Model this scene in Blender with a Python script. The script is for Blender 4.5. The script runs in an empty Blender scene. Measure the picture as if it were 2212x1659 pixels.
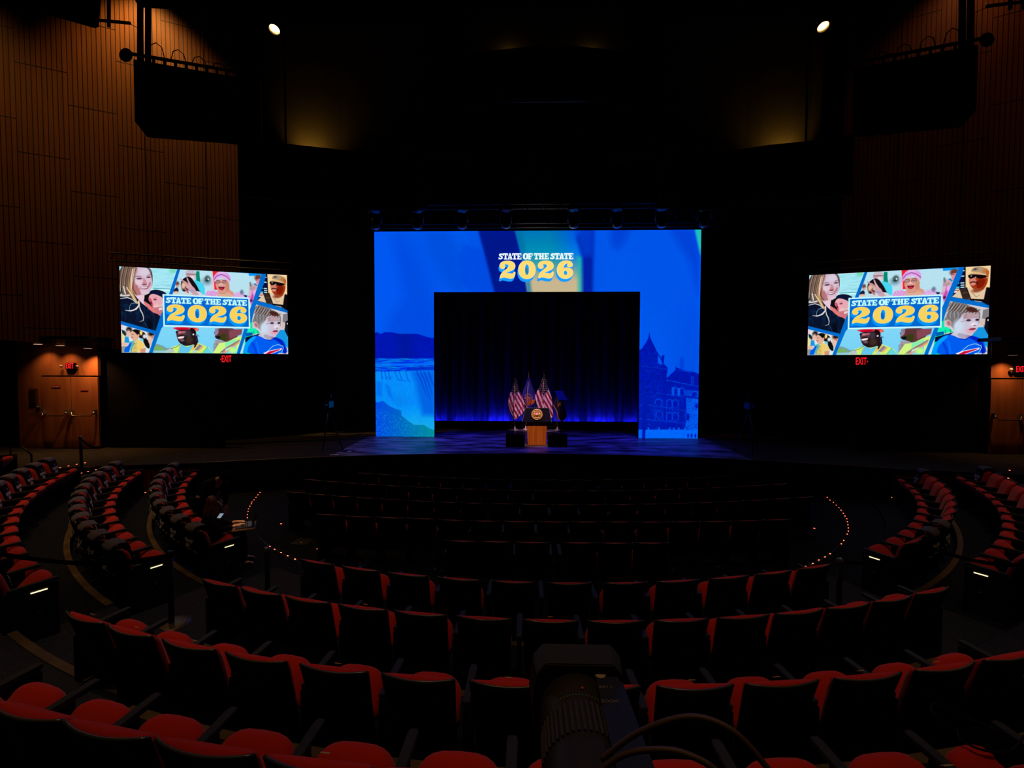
import bpy, bmesh, math, random
import numpy as np
from mathutils import Vector, Matrix
random.seed(7)
PI = math.pi
C = bpy.context.scene.collection
sc = bpy.context.scene
# ---------------------------------------------------------------- camera (stands at the back of the hall, eye 3.6 m above the pit floor)
F, PITCH, ROLL, YAW = 977.94, 0.0354, -0.0023, 0.0282
CAM = Vector((-0.3912, 0.0, 3.6))
cy, sy, cp, sp, cr, sr = math.cos(YAW), math.sin(YAW), math.cos(PITCH), math.sin(PITCH), math.cos(ROLL), math.sin(ROLL)
fwd = Vector((-sy*cp, cy*cp, -sp)); rgt = Vector((cy, sy, 0)); upv = rgt.cross(fwd)
r2 = cr*rgt-sr*upv; u2 = sr*rgt+cr*upv
cam = bpy.data.objects.new('camera', bpy.data.cameras.new('camera')); C.objects.link(cam)
M = Matrix.Identity(4)
for i in range(3): M[i][0], M[i][1], M[i][2], M[i][3] = r2[i], u2[i], -fwd[i], CAM[i]
cam.matrix_world = M
cam.data.sensor_width = 36.0; cam.data.lens = 36.0*F/2212; cam.data.clip_start = .05; cam.data.clip_end = 200
sc.camera = cam
# ---------------------------------------------------------------- world, exposure
w = bpy.data.worlds.new('world'); sc.world = w; w.use_nodes = True
w.node_tree.nodes['Background'].inputs[0].default_value = (.5, .6, 1, 1); w.node_tree.nodes['Background'].inputs[1].default_value = .0006
sc.view_settings.view_transform = 'Standard'; sc.view_settings.look = 'None'; sc.view_settings.gamma = 1; sc.view_settings.use_curve_mapping = False
sc.view_settings.exposure = 0.0
def light(kind, loc, power, col, target=None, size=.1, spot=60, blend=.6, parent=None, name='lamp_light', sy_=None):
    d = bpy.data.lights.new(name, kind); d.energy = power; d.color = col
    if kind == 'SPOT': d.spot_size = math.radians(spot); d.spot_blend = blend; d.shadow_soft_size = size
    elif kind == 'AREA':
        d.size = size
        if sy_: d.shape = 'RECTANGLE'; d.size_y = sy_
    else: d.shadow_soft_size = size
    o = bpy.data.objects.new(name, d); C.objects.link(o); o.location = loc
    if target is not None: o.rotation_euler = (Vector(target)-Vector(loc)).to_track_quat('-Z', 'Y').to_euler()
    if parent: o.parent = parent; o.matrix_parent_inverse = Matrix.Translation(parent.location).inverted()
    return o
WARM = (1, .62, .33)
# house lights overhead, out of the picture; last pair added to brighten the pit
for x, y, p, tx, ty, cone in ((-5.4, 4.2, 150, -5.2, 4.6, 46), (5.4, 4.2, 120, 5.2, 4.6, 46), (-2.6, 1.2, 120, -2.4, 2.2, 50), (2.6, 1.2, 120, 2.6, 2.2, 50), (-8.8, 6.8, 290, -9.0, 8.2, 38), (8.8, 6.8, 190, 9.0, 8.2, 38), (0, 2.6, 60, 0, 4.4, 44), (-3.0, 9.4, 70, -2.6, 8.4, 44), (3.0, 9.4, 70, 2.6, 8.4, 44)):
    light('SPOT', (x, y, 12.0), p*2.3, WARM, (tx, ty, 0), .25, cone, .9, name='house_light')
# wall washers over the slatted side walls
light('SPOT', (-12.3, 13.75, 16.1), 1050, (1, .46, .11), (-12.5, 14.1, 9), .2, 100, 1, name='wall_washer')
light('SPOT', (-17.3, 11.0, 16.1), 780, (1, .46, .11), (-17.2, 11.5, 9), .2, 100, 1, name='wall_washer')
light('SPOT', (12.9, 13.8, 16.6), 130, (1, .34, .12), (13.0, 14.2, 9), .2, 100, 1, name='wall_washer')
light('SPOT', (17.2, 11.2, 16.4), 170, (1, .34, .12), (17.1, 12.0, 9), .2, 100, 1, name='wall_washer')
# stage lighting: warm front light on the lectern, pink light on the flags, blue wash on the deck
light('SPOT', (0.5, 10.4, 10.5), 3600, (1, .60, .30), (.02, 15.1, 1.75), .01, 7.2, .35, name='front_light')
light('SPOT', (-.6, 10.4, 10.5), 4300, (1, .52, .82), (.0, 18.7, 2.1), .01, 12, .6, name='flag_light')
for x, p in ((-4.03, 190), (-1.4, 170), (1.5, 170), (4.14, 190)):
    light('SPOT', (x, 15.34, 8.15), p*4.2, (.04, .03, 1), (x*.97, 15.6, 1), .015, 52, .9, name='blue_wash')
for x in (-3.0, 0, 3.0): light('SPOT', (x, 17.3, 7.6), 420, (.04, .03, 1), (x, 16.3, 1), .015, 36, .9, name='blue_wash')
# ---------------------------------------------------------------- display pictures (colour per vertex of each LED display)
def homog(src, dst):
    A, b = [], []
    for (x, y), (u, v) in zip(src, dst):
        A.append([x, y, 1, 0, 0, 0, -u*x, -u*y]); b.append(u)
        A.append([0, 0, 0, x, y, 1, -v*x, -v*y]); b.append(v)
    h = np.linalg.solve(np.array(A, float), np.array(b, float))
    H = np.append(h, 1).reshape(3, 3)
    def f(x, y):
        w = H[2, 0]*x+H[2, 1]*y+H[2, 2]
        return (H[0, 0]*x+H[0, 1]*y+H[0, 2])/w, (H[1, 0]*x+H[1, 1]*y+H[1, 2])/w
    return f
def vnoise(x, y, s=0):
    xi, yi = np.floor(x), np.floor(y); fx, fy = x-xi, y-yi
    fx, fy = fx*fx*(3-2*fx), fy*fy*(3-2*fy)
    def h(a, b): return np.modf(np.abs(np.sin(a*127.1+b*311.7+s*74.7)*43758.5453))[0]
    return (h(xi, yi)*(1-fx)+h(xi+1, yi)*fx)*(1-fy)+(h(xi, yi+1)*(1-fx)+h(xi+1, yi+1)*fx)*fy
def chaikin(p, n=2):
    p = [tuple(q) for q in p]
    for _ in range(n):
        r = []
        for a, b in zip(p, p[1:]+p[:1]):
            r += [(a[0]*.75+b[0]*.25, a[1]*.75+b[1]*.25), (a[0]*.25+b[0]*.75, a[1]*.25+b[1]*.75)]
        p = r
    return p
class Canvas:
    def __init__(s, X, Y, base):
        s.X, s.Y = X, Y; s.C = np.zeros(X.shape+(3,)); s.C[:] = base; s.clip = None
    def mix(s, a, col, sel=None):
        if sel is None: sel = slice(None)
        if s.clip is not None: a = a*s.clip[sel]
        col = np.asarray(col, float)
        s.C[sel] = s.C[sel]*(1-a[..., None])+col*a[..., None]
    def box(s, pts, pad):
        p = np.array(pts)
        return np.nonzero((s.X > p[:, 0].min()-pad) & (s.X < p[:, 0].max()+pad) & (s.Y > p[:, 1].min()-pad) & (s.Y < p[:, 1].max()+pad))[0]
    def polya(s, pts, soft, sel):
        x, y = s.X[sel], s.Y[sel]; p = np.array(pts, float); q = np.roll(p, -1, 0)
        d = np.full(x.shape, 1e9); ins = np.zeros(x.shape, bool)
        for (ax, ay), (bx, by) in zip(p, q):
            ex, ey = bx-ax, by-ay; L = ex*ex+ey*ey+1e-12
            t = np.clip(((x-ax)*ex+(y-ay)*ey)/L, 0, 1)
            d = np.minimum(d, (x-ax-ex*t)**2+(y-ay-ey*t)**2)
            if ay != by: ins ^= ((ay > y) != (by > y)) & (x < ex*(y-ay)/(by-ay)+ax)
        d = np.sqrt(d)*np.where(ins, -1, 1)
        return np.clip(.5-d/soft, 0, 1)
    def poly(s, pts, col, soft=.7, sm=0, a=1.):
        if sm: pts = chaikin(pts, sm)
        sel = s.box(pts, soft+1)
        if len(sel): s.mix(s.polya(pts, soft, sel)*a, col(s.X[sel], s.Y[sel]) if callable(col) else col, sel)
    def ell(s, cx, cy, rx, ry, col, soft=.3, a=1., rot=0):
        sel = s.box([(cx-max(rx, ry)*1.6, cy-max(rx, ry)*1.6), (cx+max(rx, ry)*1.6, cy+max(rx, ry)*1.6)], 1)
        if not len(sel): return
        x, y = s.X[sel]-cx, s.Y[sel]-cy; c, t = math.cos(rot), math.sin(rot)
        r = np.hypot((x*c+y*t)/rx, (-x*t+y*c)/ry)
        s.mix(np.clip((1-r)/soft+.5, 0, 1)*a, col(s.X[sel], s.Y[sel]) if callable(col) else col, sel)
    def line(s, pts, w, col, soft=.6, a=1.):
        ws = w if isinstance(w, (list, tuple)) else [w]*len(pts)
        sel = s.box(pts, max(ws)+soft+1)
        if not len(sel): return
        x, y = s.X[sel], s.Y[sel]; best = np.full(x.shape, 1e9)
        for i in range(len(pts)-1):
            (ax, ay), (bx, by) = pts[i], pts[i+1]; ex, ey = bx-ax, by-ay; L = ex*ex+ey*ey+1e-12
            t = np.clip(((x-ax)*ex+(y-ay)*ey)/L, 0, 1)
            best = np.minimum(best, np.hypot(x-ax-ex*t, y-ay-ey*t)-(ws[i]*(1-t)+ws[i+1]*t)/2)
        s.mix(np.clip(.5-best/soft, 0, 1)*a, col, sel)
TWO = [(235,788),(246,715),(280,655),(330,605),(390,565),(430,530),(450,490),(435,460),(400,450),(345,458),(370,490),(368,530),(335,562),(290,568),(245,540),(226,490),(245,425),(300,382),(400,360),(500,368),(580,408),(614,470),(606,540),(555,590),(480,620),(420,640),(375,668),(430,655),(480,665),(530,672),(560,650),(575,625),(615,630),(608,705),(570,780),(500,798),(420,785),(350,765),(300,770),(275,790)]
SIX = [(1595,585),(1615,490),(1670,410),(1750,368),(1840,360),(1920,375),(1970,420),(1982,475),(1960,515),(1910,528),(1860,520),(1838,490),(1850,455),(1868,432),(1810,445),(1770,490),(1755,540),(1800,535),(1880,530),(1950,560),(1990,620),(1985,700),(1930,770),(1850,803),(1780,805),(1700,785),(1640,730),(1605,660)]
def arcpts(cx, cy, rx, ry, n=28, e=1.0):
    r = []
    for i in range(n):
        t = 2*math.pi*i/n; c, q = math.cos(t), math.sin(t)
        r.append((cx+rx*math.copysign(abs(c)**e, c), cy+ry*math.copysign(abs(q)**e, q)))
    return r
GL = {'T': [(0,0,1,.22),(0,0,.15,.42),(.85,0,1,.42),(.33,0,.67,1),(.17,.8,.83,1)],
 'E': [(.1,0,.45,1),(0,0,1,.2),(.86,0,1,.38),(0,.8,1,1),(.86,.62,1,1),(.4,.41,.68,.6),(.6,.34,.72,.67)],
 'F': [(.1,0,.45,1),(0,0,1,.2),(.86,0,1,.42),(.4,.42,.7,.61),(.62,.34,.74,.69),(0,.8,.64,1)],
 'H': [(.08,0,.4,1),(.6,0,.92,1),(0,0,.47,.18),(.53,0,1,.18),(0,.82,.47,1),(.53,.82,1,1),(.3,.4,.7,.6)],
 'A': [(0,.82,.45,1),(.53,.82,1,1)], 'S': [(.86,.02,.99,.36),(.01,.64,.14,.98)], 'O': []}
LETTERS = [('S',208,320),('T',318,434),('A',424,540),('T',534,652),('E',650,754),('O',788,924),('F',914,1022),('T',1052,1170),('H',1172,1296),('E',1300,1410),('S',1442,1556),('T',1550,1666),('A',1656,1775),('T',1766,1884),('E',1882,1990)]
def logo(cv, lx, ly, px, white, yel, shd, edge):
    """lettering drawn in its own coordinates (lx, ly); px = one picture pixel in them"""
    L = Canvas(lx, ly, (0, 0, 0)); L.C = cv.C; L.clip = cv.clip
    two = chaikin(TWO, 1); two2 = [(x+915, y) for x, y in two]; six = chaikin(SIX, 1)
    o, oi = arcpts(887, 582, 208, 223, 40, .92), arcpts(887, 580, 47, 124, 24, .85); hi = arcpts(1805, 662, 42, 55, 20)
    sel = L.box([(150, 100), (2050, 900)], 10)
    def mask(dx, dy, grow=0):
        sh = lambda P: [(x+dx, y+dy) for x, y in P]
        m = np.maximum(L.polya(sh(two), px, sel), L.polya(sh(two2), px, sel))
        m = np.maximum(m, L.polya(sh(o), px, sel)*(1-L.polya(sh(oi), px, sel)))
        return np.maximum(m, L.polya(sh(six), px, sel)*(1-L.polya(sh(hi), px, sel)))
    for k in range(1, 8): L.mix(mask(-3.2*k, 10*k), shd, sel)
    m0 = mask(0, 0); L.mix(m0, edge, sel)
    L.mix(np.minimum(np.minimum(mask(9, 5), mask(-9, -5)), m0), yel, sel)
    top, bot = 187, 339
    for ch, x0, x1 in LETTERS:
        w, h = x1-x0, bot-top; R = lambda u, v: (x0+u*w, top+v*h)
        ls = L.box([(x0, top), (x1, bot)], px+3); m = np.zeros(len(ls))
        for a, b, c, d in GL[ch]: m = np.maximum(m, L.polya([R(a, b), R(c, b), R(c, d), R(a, d)], px, ls))
        if ch == 'A':
            m = np.maximum(m, L.polya([R(.34, 0), R(.66, 0), R(.93, .86), R(.58, .86), R(.56, .74), R(.41, .74), R(.38, .86), R(.08, .86)], px, ls))
            m *= 1-L.polya([R(.49, .3), R(.55, .56), R(.43, .56)], px, ls)
        if ch == 'O':
            m = L.polya(arcpts(x0+w/2, top+h/2, w/2, h/2*1.04, 24, .9), px, ls)*(1-L.polya(arcpts(x0+w/2, top+h/2, w*.13, h*.32, 16), px, ls))
        if ch == 'S':
            for A, B in (((.8,.2),(.5,.13)),((.5,.13),(.25,.22)),((.25,.22),(.3,.38)),((.3,.38),(.7,.56)),((.7,.56),(.78,.74)),((.78,.74),(.5,.87)),((.5,.87),(.2,.82))):
                a, b = R(*A), R(*B); dx, dy = b[0]-a[0], b[1]-a[1]; LL = dx*dx+dy*dy
                t = np.clip(((L.X[ls]-a[0])*dx+(L.Y[ls]-a[1])*dy)/LL, 0, 1)
                m = np.maximum(m, np.clip(.5-(np.hypot(L.X[ls]-a[0]-dx*t, L.Y[ls]-a[1]-dy*t)-.155*w)/px, 0, 1))
        L.mix(m, white, ls)
    cv.C = L.C
def side_picture(X, Y):
    def tile(ox, oy): return lambda *p: [(ox+x/15.8, oy+y/15.8) for x, y in p]
    A, B, D, E, F, G = tile(250,565), tile(370,570), tile(490,575), tile(250,665), tile(370,665), tile(490,665)
    def e(cv, T, x, y, rx, ry, col, soft=.3, a=1., rot=0):
        (cx, cy), = T((x, y)); cv.ell(cx, cy, rx/15.8, ry/15.8, col, soft, a, rot)
    def ln(cv, T, pts, w, col, soft=.8, a=1.):
        cv.line(T(*pts), [q/15.8 for q in w] if isinstance(w, (list, tuple)) else w/15.8, col, soft, a)
    cv = Canvas(X, Y, (0, 108, 200))
    def clip(*poly):
        cv.clip = None; cv.clip = cv.polya(list(poly), .7, slice(None))
    n1 = vnoise(X*.8, Y*.8, 1); n2 = vnoise(X*.35, Y*1.3, 2)
    # cell 1: mother and child
    p1 = A((60,60),(2110,240),(1830,1085),(1650,1659)) + E((1560,180),(1370,790),(170,430)) + A((60,1600))
    clip(*p1)
    cv.mix(np.ones(X.shape), (170, 232, 244))
    cv.mix(np.clip(vnoise(X*.06, Y*.28, 5)*1.3-.3, 0, 1)*.5, (120, 220, 232))
    ln(cv, A, [(1300,890),(1900,925)], 26, (60, 160, 175)); ln(cv, A, [(1340,810),(1600,770),(1780,810),(1900,810)], 12, (110,150,165), 1, .7)
    ln(cv, A, [(1220,935),(1850,960)], 36, (225, 255, 250)); ln(cv, A, [(1190,190),(2100,240)], 20, (250,255,255)); ln(cv, A, [(1560,655),(1800,665)], 10, (120,165,175), 1, .6)
    e(cv, A, 1950, 290, 120, 80, (110, 215, 170), 1, .8)
    cv.poly(A((1240,300),(1290,500),(1240,900),(1200,960),(1100,900)), (205, 235, 240), 1)
    cv.poly(A((100,60),(650,120),(1100,150),(1230,260),(1280,520),(1240,900),(1000,1100),(800,1500),(100,1100)), (84, 62, 58), .8, 1)
    cv.poly(A((120,1120),(500,1200),(700,1380),(640,1100),(980,1100),(1240,1420),(1900,1900),(2212,2600),(1400,3000),(120,3000)), (8, 18, 42), .8)
    cv.mix(np.clip(vnoise(X*.25, Y*.12, 9)*1.2-.5, 0, 1)*(Y > 655)*(X < 345)*.8, (12, 48, 88))
    cv.poly(A((640,1090),(1000,1120),(960,1330),(1180,1500),(1330,1659),(1240,1659),(900,1400),(740,1230)), (232, 200, 215), .7)
    cv.poly(A((980,1330),(1150,1440),(1350,1640),(1500,1800),(1280,1720),(1130,1600),(960,1400)), (226, 120, 118), .8)
    # face
    cv.poly(A((620,190),(800,140),(1040,160),(1130,250),(1200,400),(1250,600),(1250,800),(1200,920),(1130,1060),(1010,1110),(850,1140),(700,1110),(600,960),(560,700),(590,400)), (214, 186, 205), .8, 1)
    cv.poly(A((570,640),(640,620),(760,800),(820,960),(900,1110),(720,1120),(600,980)), (186, 112, 118), 1.6, 1)
    cv.poly(A((640,200),(760,160),(720,400),(640,420)), (200, 148, 160), 1.5, 1)
    cv.poly(A((560,700),(600,720),(640,960),(720,1080),(660,1120),(590,980)), (140, 74, 70), 1.2, 1)
    e(cv, A, 980, 330, 170, 130, (216, 208, 226), .9, .8); e(cv, A, 760, 680, 120, 90, (236, 208, 218), .9, .7)
    ln(cv, A, [(630,495),(760,465),(890,485)], [14,26,10], (120,74,88)); ln(cv, A, [(1080,445),(1190,420)], 20, (120,84,98))
    e(cv, A, 810, 550, 95, 30, (88, 50, 72), .6); e(cv, A, 1130, 508, 75, 28, (88, 54, 76), .6)
    cv.poly(A((930,520),(1000,560),(1080,700),(1060,770),(960,780),(900,740),(950,640)), (204, 140, 150), 1, 1)
    e(cv, A, 985, 760, 80, 26, (140, 60, 72), .7); e(cv, A, 1160, 760, 40, 90, (176, 104, 120), .8, .8, .3)
    cv.poly(A((820,845),(960,850),(1140,800),(1110,900),(1000,930),(900,910)), (150, 70, 90), .7, 1)
    cv.poly(A((850,850),(980,862),(1110,835),(1060,880),(960,892),(890,880)), (250, 240, 246), .6)
    e(cv, A, 800, 960, 30, 120, (190, 120, 128), .8, .7, .5); e(cv, A, 1010, 1040, 130, 60, (228, 196, 210), .8, .8)
    # hair
    for k in range(16):
        x0 = 110+k*34; c = [(120,96,84),(196,170,140),(70,48,44),(150,122,100)][k % 4]
        ln(cv, A, [(x0+120,130),(x0+40,500),(x0,900),(x0+60+k*6,1130)], [26,24,26,20], c, 1.2, .8)
    ln(cv, A, [(600,200),(530,500),(500,860),(560,1080),(700,1330),(790,1420)], [50,70,90,90,70,50], (196, 150, 104), 1.2)
    ln(cv, A, [(570,230),(540,600),(540,900)], [30,44,26], (238, 204, 180), 1)
    ln(cv, A, [(380,860),(500,1040),(640,1260),(730,1400)], [40,50,50,30], (226, 198, 148), 1)
    ln(cv, A, [(120,780),(150,960)], 60, (200,190,170), 1); ln(cv, A, [(270,830),(330,1060)], 50, (214,206,200), 1); ln(cv, A, [(200,880),(170,1060)], 40, (20,40,34), 1)
    ln(cv, A, [(140,1130),(300,1140),(460,1120)], 60, (214,208,204), 1); ln(cv, A, [(150,1240),(400,1200),(580,1270),(700,1400)], [20,34,26,16], (214,218,224), .8)
    ln(cv, A, [(790,1330),(800,1480),(700,1600),(560,1650),(440,1655)], [50,56,50,40,16], (224, 214, 204), .8); ln(cv, A, [(470,1640),(480,1500),(540,1410),(680,1390)], 16, (120,170,200), .8)
    ln(cv, E, [(320,55),(500,85),(640,50),(800,-100)], [10,30,34,30], (228,224,232), .8)
    ln(cv, E, [(820,-60),(850,60),(920,180),(960,320),(940,420),(820,450)], [26,40,34,26,22,8], (206, 208, 206), .8)
    # baby
    cv.poly(A((1140,1060),(1200,960),(1360,930),(1560,960),(1780,1090),(1660,1300),(1560,1250),(1380,1130),(1180,1100)), (10, 18, 50), .7, 1)
    cv.poly(A((980,1140),(1150,1060),(1240,1080),(1180,1260),(1180,1440),(1000,1290)), (14, 8, 12), .8)
    cv.poly(A((1180,1090),(1340,1080),(1640,1220),(1640,1500),(1500,1560),(1400,1640),(1280,1500),(1200,1400),(1110,1260)), (232, 168, 180), .8, 1)
    cv.poly(A((1120,1200),(1220,1240),(1260,1400),(1340,1500),(1290,1560),(1200,1430)), (212, 84, 100), 1.4, 1)
    e(cv, A, 1350, 1275, 60, 28, (130, 50, 80), .6); ln(cv, A, [(1290,1215),(1400,1205)], 12, (190,100,120)); e(cv, A, 1215, 1390, 30, 40, (100,20,30), .8)
    e(cv, A, 1380, 1520, 110, 90, (240, 190, 190), .7); cv.poly(A((1500,1480),(1640,1380),(1640,1659),(1460,1659)), (214, 196, 190), .8)
    cv.poly(E((1270,-20),(1620,-60),(1620,60),(1540,280),(1400,160)), (206, 116, 126), .8); cv.poly(E((1480,-10),(1610,-30),(1600,40),(1480,80)), (226,220,222), .8)
    ln(cv, E, [(960,430),(1100,690)], 14, (50,90,120), .8, .7); e(cv, E, 1180, 560, 90, 200, (4,8,20), .9, .8)
    # cell 2: crowd
    clip(*(B((320,140),(1500,240),(2300,300)) + D((1180,270),(1180,430),(980,940),(780,1500),(740,1080)) + B((700,1200),(30,1100))))
    cv.mix(np.ones(X.shape), (186, 226, 240)); cv.mix(np.clip(n2*1.4-.5, 0, 1)*.35, (160, 214, 232))
    cv.poly(B((500,230),(650,180),(820,220),(880,400),(830,520),(600,460),(500,380)), (196, 186, 200), 1, 1)
    cv.poly(B((500,300),(700,310),(820,340),(760,480),(600,470),(510,380)), (196, 150, 160), 1, 1); ln(cv, B, [(530,325),(700,335),(850,350)], 18, (90, 70, 90)); e(cv, B, 720, 440, 90, 60, (226,214,222), .8)
    cv.poly(B((860,230),(970,240),(980,420),(1010,610),(860,560),(850,380)), (0, 138, 112), 1)
    cv.poly(B((780,500),(900,570),(1060,640),(1130,720),(1180,980),(1100,1060),(980,1000),(860,760)), (70, 214, 244), 1.2, 1)
    e(cv, B, 1230, 580, 170, 130, (110, 150, 170), .9, .8); e(cv, B, 1240, 500, 90, 110, (70, 92, 92), .8); e(cv, B, 1230, 560, 60, 30, (20, 60, 66), .8); e(cv, B, 1270, 510, 20, 40, (230,235,240), .8, 1, -.5)
    cv.poly(B((1410,210),(1640,240),(1560,600),(1600,880),(1480,880),(1460,640),(1430,420)), (232, 36, 46), 1)
    e(cv, B, 1420, 700, 50, 250, (240,190,215), 1, .7)
    # woman with peace sign
    cv.poly(B((380,520),(540,410),(680,440),(800,600),(900,760),(960,900),(1050,980),(900,960),(760,900),(420,960),(340,800),(330,640)), (22, 12, 18), .9, 1)
    e(cv, B, 430, 720, 80, 130, (232, 186, 160), .8, 1, .2); cv.poly(B((440,940),(660,880),(1000,940),(1100,1080),(400,1050)), (206, 214, 226), 1)
    cv.poly(B((470,760),(640,690),(780,780),(880,960),(980,1060),(760,1070),(640,900)), (206, 162, 172), .8, 1)
    ln(cv, B, [(320,510),(480,610),(620,720)], [30,56,70], (200, 150, 158)); ln(cv, B, [(545,460),(600,600),(680,740)], [34,50,70], (214, 172, 180))
    ln(cv, B, [(470,680),(600,760)], 50, (226,170,160)); ln(cv, B, [(590,890),(780,920)], 40, (150,150,210)); ln(cv, B, [(480,840),(580,960)], 60, (190,110,100))
    e(cv, B, 220, 660, 60, 80, (120, 62, 44), .8); e(cv, B, 230, 740, 40, 50, (210,160,140), .8); cv.poly(B((80,860),(200,780),(260,860),(250,980),(60,940)), (22, 28, 56), .9); e(cv, B, 170, 960, 110, 40, (236,190,170), .8)
    # laughing woman
    cv.poly(B((1150,1060),(1240,920),(1420,900),(1600,960),(1640,1120)), (216, 150, 214), 1); cv.mix(np.clip(n1*1.6-.7, 0, 1)*(X > 442)*(X < 472)*(Y > 626)*.8, (236, 214, 244))
    cv.poly(B((1520,600),(1560,520),(1900,520),(1980,640),(1990,900),(2140,960),(2140,1140),(1590,1110),(1600,900),(1520,760)), (220, 150, 130), .8, 1)
    cv.poly(B((1560,980),(1980,960),(2140,1140),(1590,1110)), (222, 172, 150), 1, 1); ln(cv, B, [(1660,990),(1760,1010),(1880,990)], 14, (150,80,60), 1, .8)
    cv.poly(B((1850,640),(1990,640),(1980,900),(1900,960),(1850,820)), (206, 138, 112), 1.4, 1)
    e(cv, B, 1720, 660, 120, 110, (236, 172, 160), .9, .8)
    cv.poly(B((1450,470),(1500,340),(1620,260),(1800,250),(1960,330),(2030,460),(2010,640),(1960,600),(1860,500),(1700,450),(1560,520),(1490,620),(1460,560)), (222, 158, 226), .8, 1)
    ln(cv, B, [(1470,520),(1560,400),(1720,350),(1880,420),(2010,540)], 24, (140, 60, 150)); ln(cv, B, [(1500,600),(1600,460),(1740,420),(1880,480),(1980,600)], 20, (240, 190, 240))
    e(cv, B, 1750, 290, 150, 40, (226,190,236), .9, .9)
    ln(cv, B, [(1560,560),(1660,570)], 22, (90,50,50)); ln(cv, B, [(1760,570),(1860,560)], 22, (90,50,50))
    for cx in (1600, 1810):
        e(cv, B, cx, 620, 86, 62, (90, 60, 60), .4); e(cv, B, cx, 622, 72, 50, (206, 160, 156), .4); ln(cv, B, [(cx-50,622),(cx+50,618)], 18, (70,36,40))
    e(cv, B, 1700, 700, 60, 40, (240,180,168), .8)
    cv.poly(B((1600,760),(1720,740),(1840,770),(1800,870),(1720,900),(1640,860)), (120, 16, 36), .8, 1); ln(cv, B, [(1640,765),(1800,765)], 24, (226,180,190)); e(cv, B, 1720, 850, 60, 26, (206,50,70), .7)
    # right of crowd
    e(cv, D, 420, 1000, 200, 110, (226, 180, 232), .7); cv.mix(np.clip(vnoise(X*1.1, Y*1.1, 12)*1.8-1, 0, 1)*(X > 503)*(X < 528)*(Y > 630), (190, 110, 200))
    e(cv, D, 510, 890, 60, 80, (110,124,150), .9); cv.poly(D((560,980),(700,1000),(680,1060),(620,1060)), (20,40,80), .9)
    cv.poly(D((740,230),(1190,270),(1150,340),(755,330)), (0, 150, 250), .8)
    cv.poly(D((760,700),(780,600),(900,600),(1040,700),(1020,800),(900,860),(780,830)), (206, 170, 180), .8, 1)
    for k in range(4): ln(cv, D, [(770,760+k*30),(960,700+k*30)], 10, (130,90,110), .8, .8)
    ln(cv, D, [(800,570),(820,680)], 60, (110,130,130)); cv.poly(D((900,600),(980,590),(1060,690),(1000,680)), (40,120,190), .8)
    e(cv, D, 1070, 400, 120, 100, (110, 60, 46), .7); cv.poly(D((990,450),(1120,430),(1160,460),(1060,680),(1000,600)), (226, 140, 160), .8, 1); ln(cv, D, [(990,480),(1080,470)], 22, (130,70,80))
    cv.poly(D((860,850),(980,820),(1000,900),(880,1280),(840,1400),(790,1200),(700,1060),(780,960)), (222, 130, 206), .9); e(cv, D, 860, 1060, 40, 200, (190, 60, 160), .8, .8, .15); e(cv, D, 940, 900, 60, 90, (238,176,232), .9); e(cv, D, 830, 1180, 40, 50, (90,20,90), .8)
    e(cv, D, 800, 920, 50, 110, (220,180,196), .9)
    # cell 3: uniformed man
    clip(*D((1345,270),(2045,310),(2060,1560),(1900,1430),(1040,1180),(1260,600)))
    cv.mix(np.ones(X.shape), (8, 14, 60))
    for (a, b, w) in ((1300,550,80),(1310,765,80),(1320,835,80),(1320,900,80),(1320,380,40)): ln(cv, D, [(a-w/2,b),(a+w/2,b+6)], 34, (190, 236, 240), .8)
    for (a, b, w, c) in ((1190,760,30,(30,190,220)),(1170,890,90,(90,214,224)),(1160,950,110,(236,226,190)),(1150,1000,110,(206,110,90)),(1120,1030,90,(246,236,246))): ln(cv, D, [(a-w/2,b),(a+w/2,b+4)], 44, c, .8)
    cv.poly(D((1375,275),(2045,310),(2045,1000),(1400,960)), (246, 212, 158), .8); ln(cv, D, [(1365,280),(1390,920)], 30, (20,4,6), .8)
    cv.poly(D((1040,1180),(1240,980),(1500,930),(1960,1000),(1990,1350),(1500,1300)), (226, 200, 166), .9)
    cv.poly(D((1480,640),(1900,640),(2000,700),(1960,900),(1850,1080),(1640,1010),(1540,900),(1490,760)), (160, 54, 22), .9, 1)
    cv.poly(D((1500,600),(1640,640),(1700,760),(1650,880),(1540,880),(1480,720)), (214, 130, 110), 1.2, 1); cv.poly(D((1700,700),(1930,680),(1900,900),(1780,1000),(1690,960)), (130, 26, 6), 1.6, 1); e(cv, D, 1700, 1040, 120, 60, (150,70,40), .9)
    ln(cv, D, [(1520,790),(1580,760),(1700,790),(1720,840)], 34, (60, 16, 16)); ln(cv, D, [(1560,830),(1650,830)], 24, (226,140,130))
    cv.poly(D((1440,540),(1560,520),(1900,580),(1990,640),(1860,680),(1760,690),(1640,620),(1540,670),(1480,640)), (16, 6, 8), .8, 1); e(cv, D, 1540, 575, 18, 16, (220,210,220), .6); e(cv, D, 1660, 630, 16, 16, (220,210,220), .6)
    cv.poly(D((1430,540),(1500,490),(1620,460),(1800,500),(1940,560),(1900,590),(1780,560),(1600,520),(1500,520)), (222, 178, 126), .8, 1)
    cv.poly(D((1520,450),(1560,340),(1680,310),(1860,340),(2000,440),(2010,600),(1900,560),(1740,480),(1600,450)), (176, 150, 116), .8, 1); e(cv, D, 1640, 380, 70, 40, (120,112,104), .7); e(cv, D, 1640, 376, 26, 22, (60,56,60), .8); e(cv, D, 1900, 460, 70, 60, (190,120,60), 1)
    cv.poly(D((1920,440),(2010,480),(1990,720),(1930,560)), (190,90,40), 1)
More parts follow.
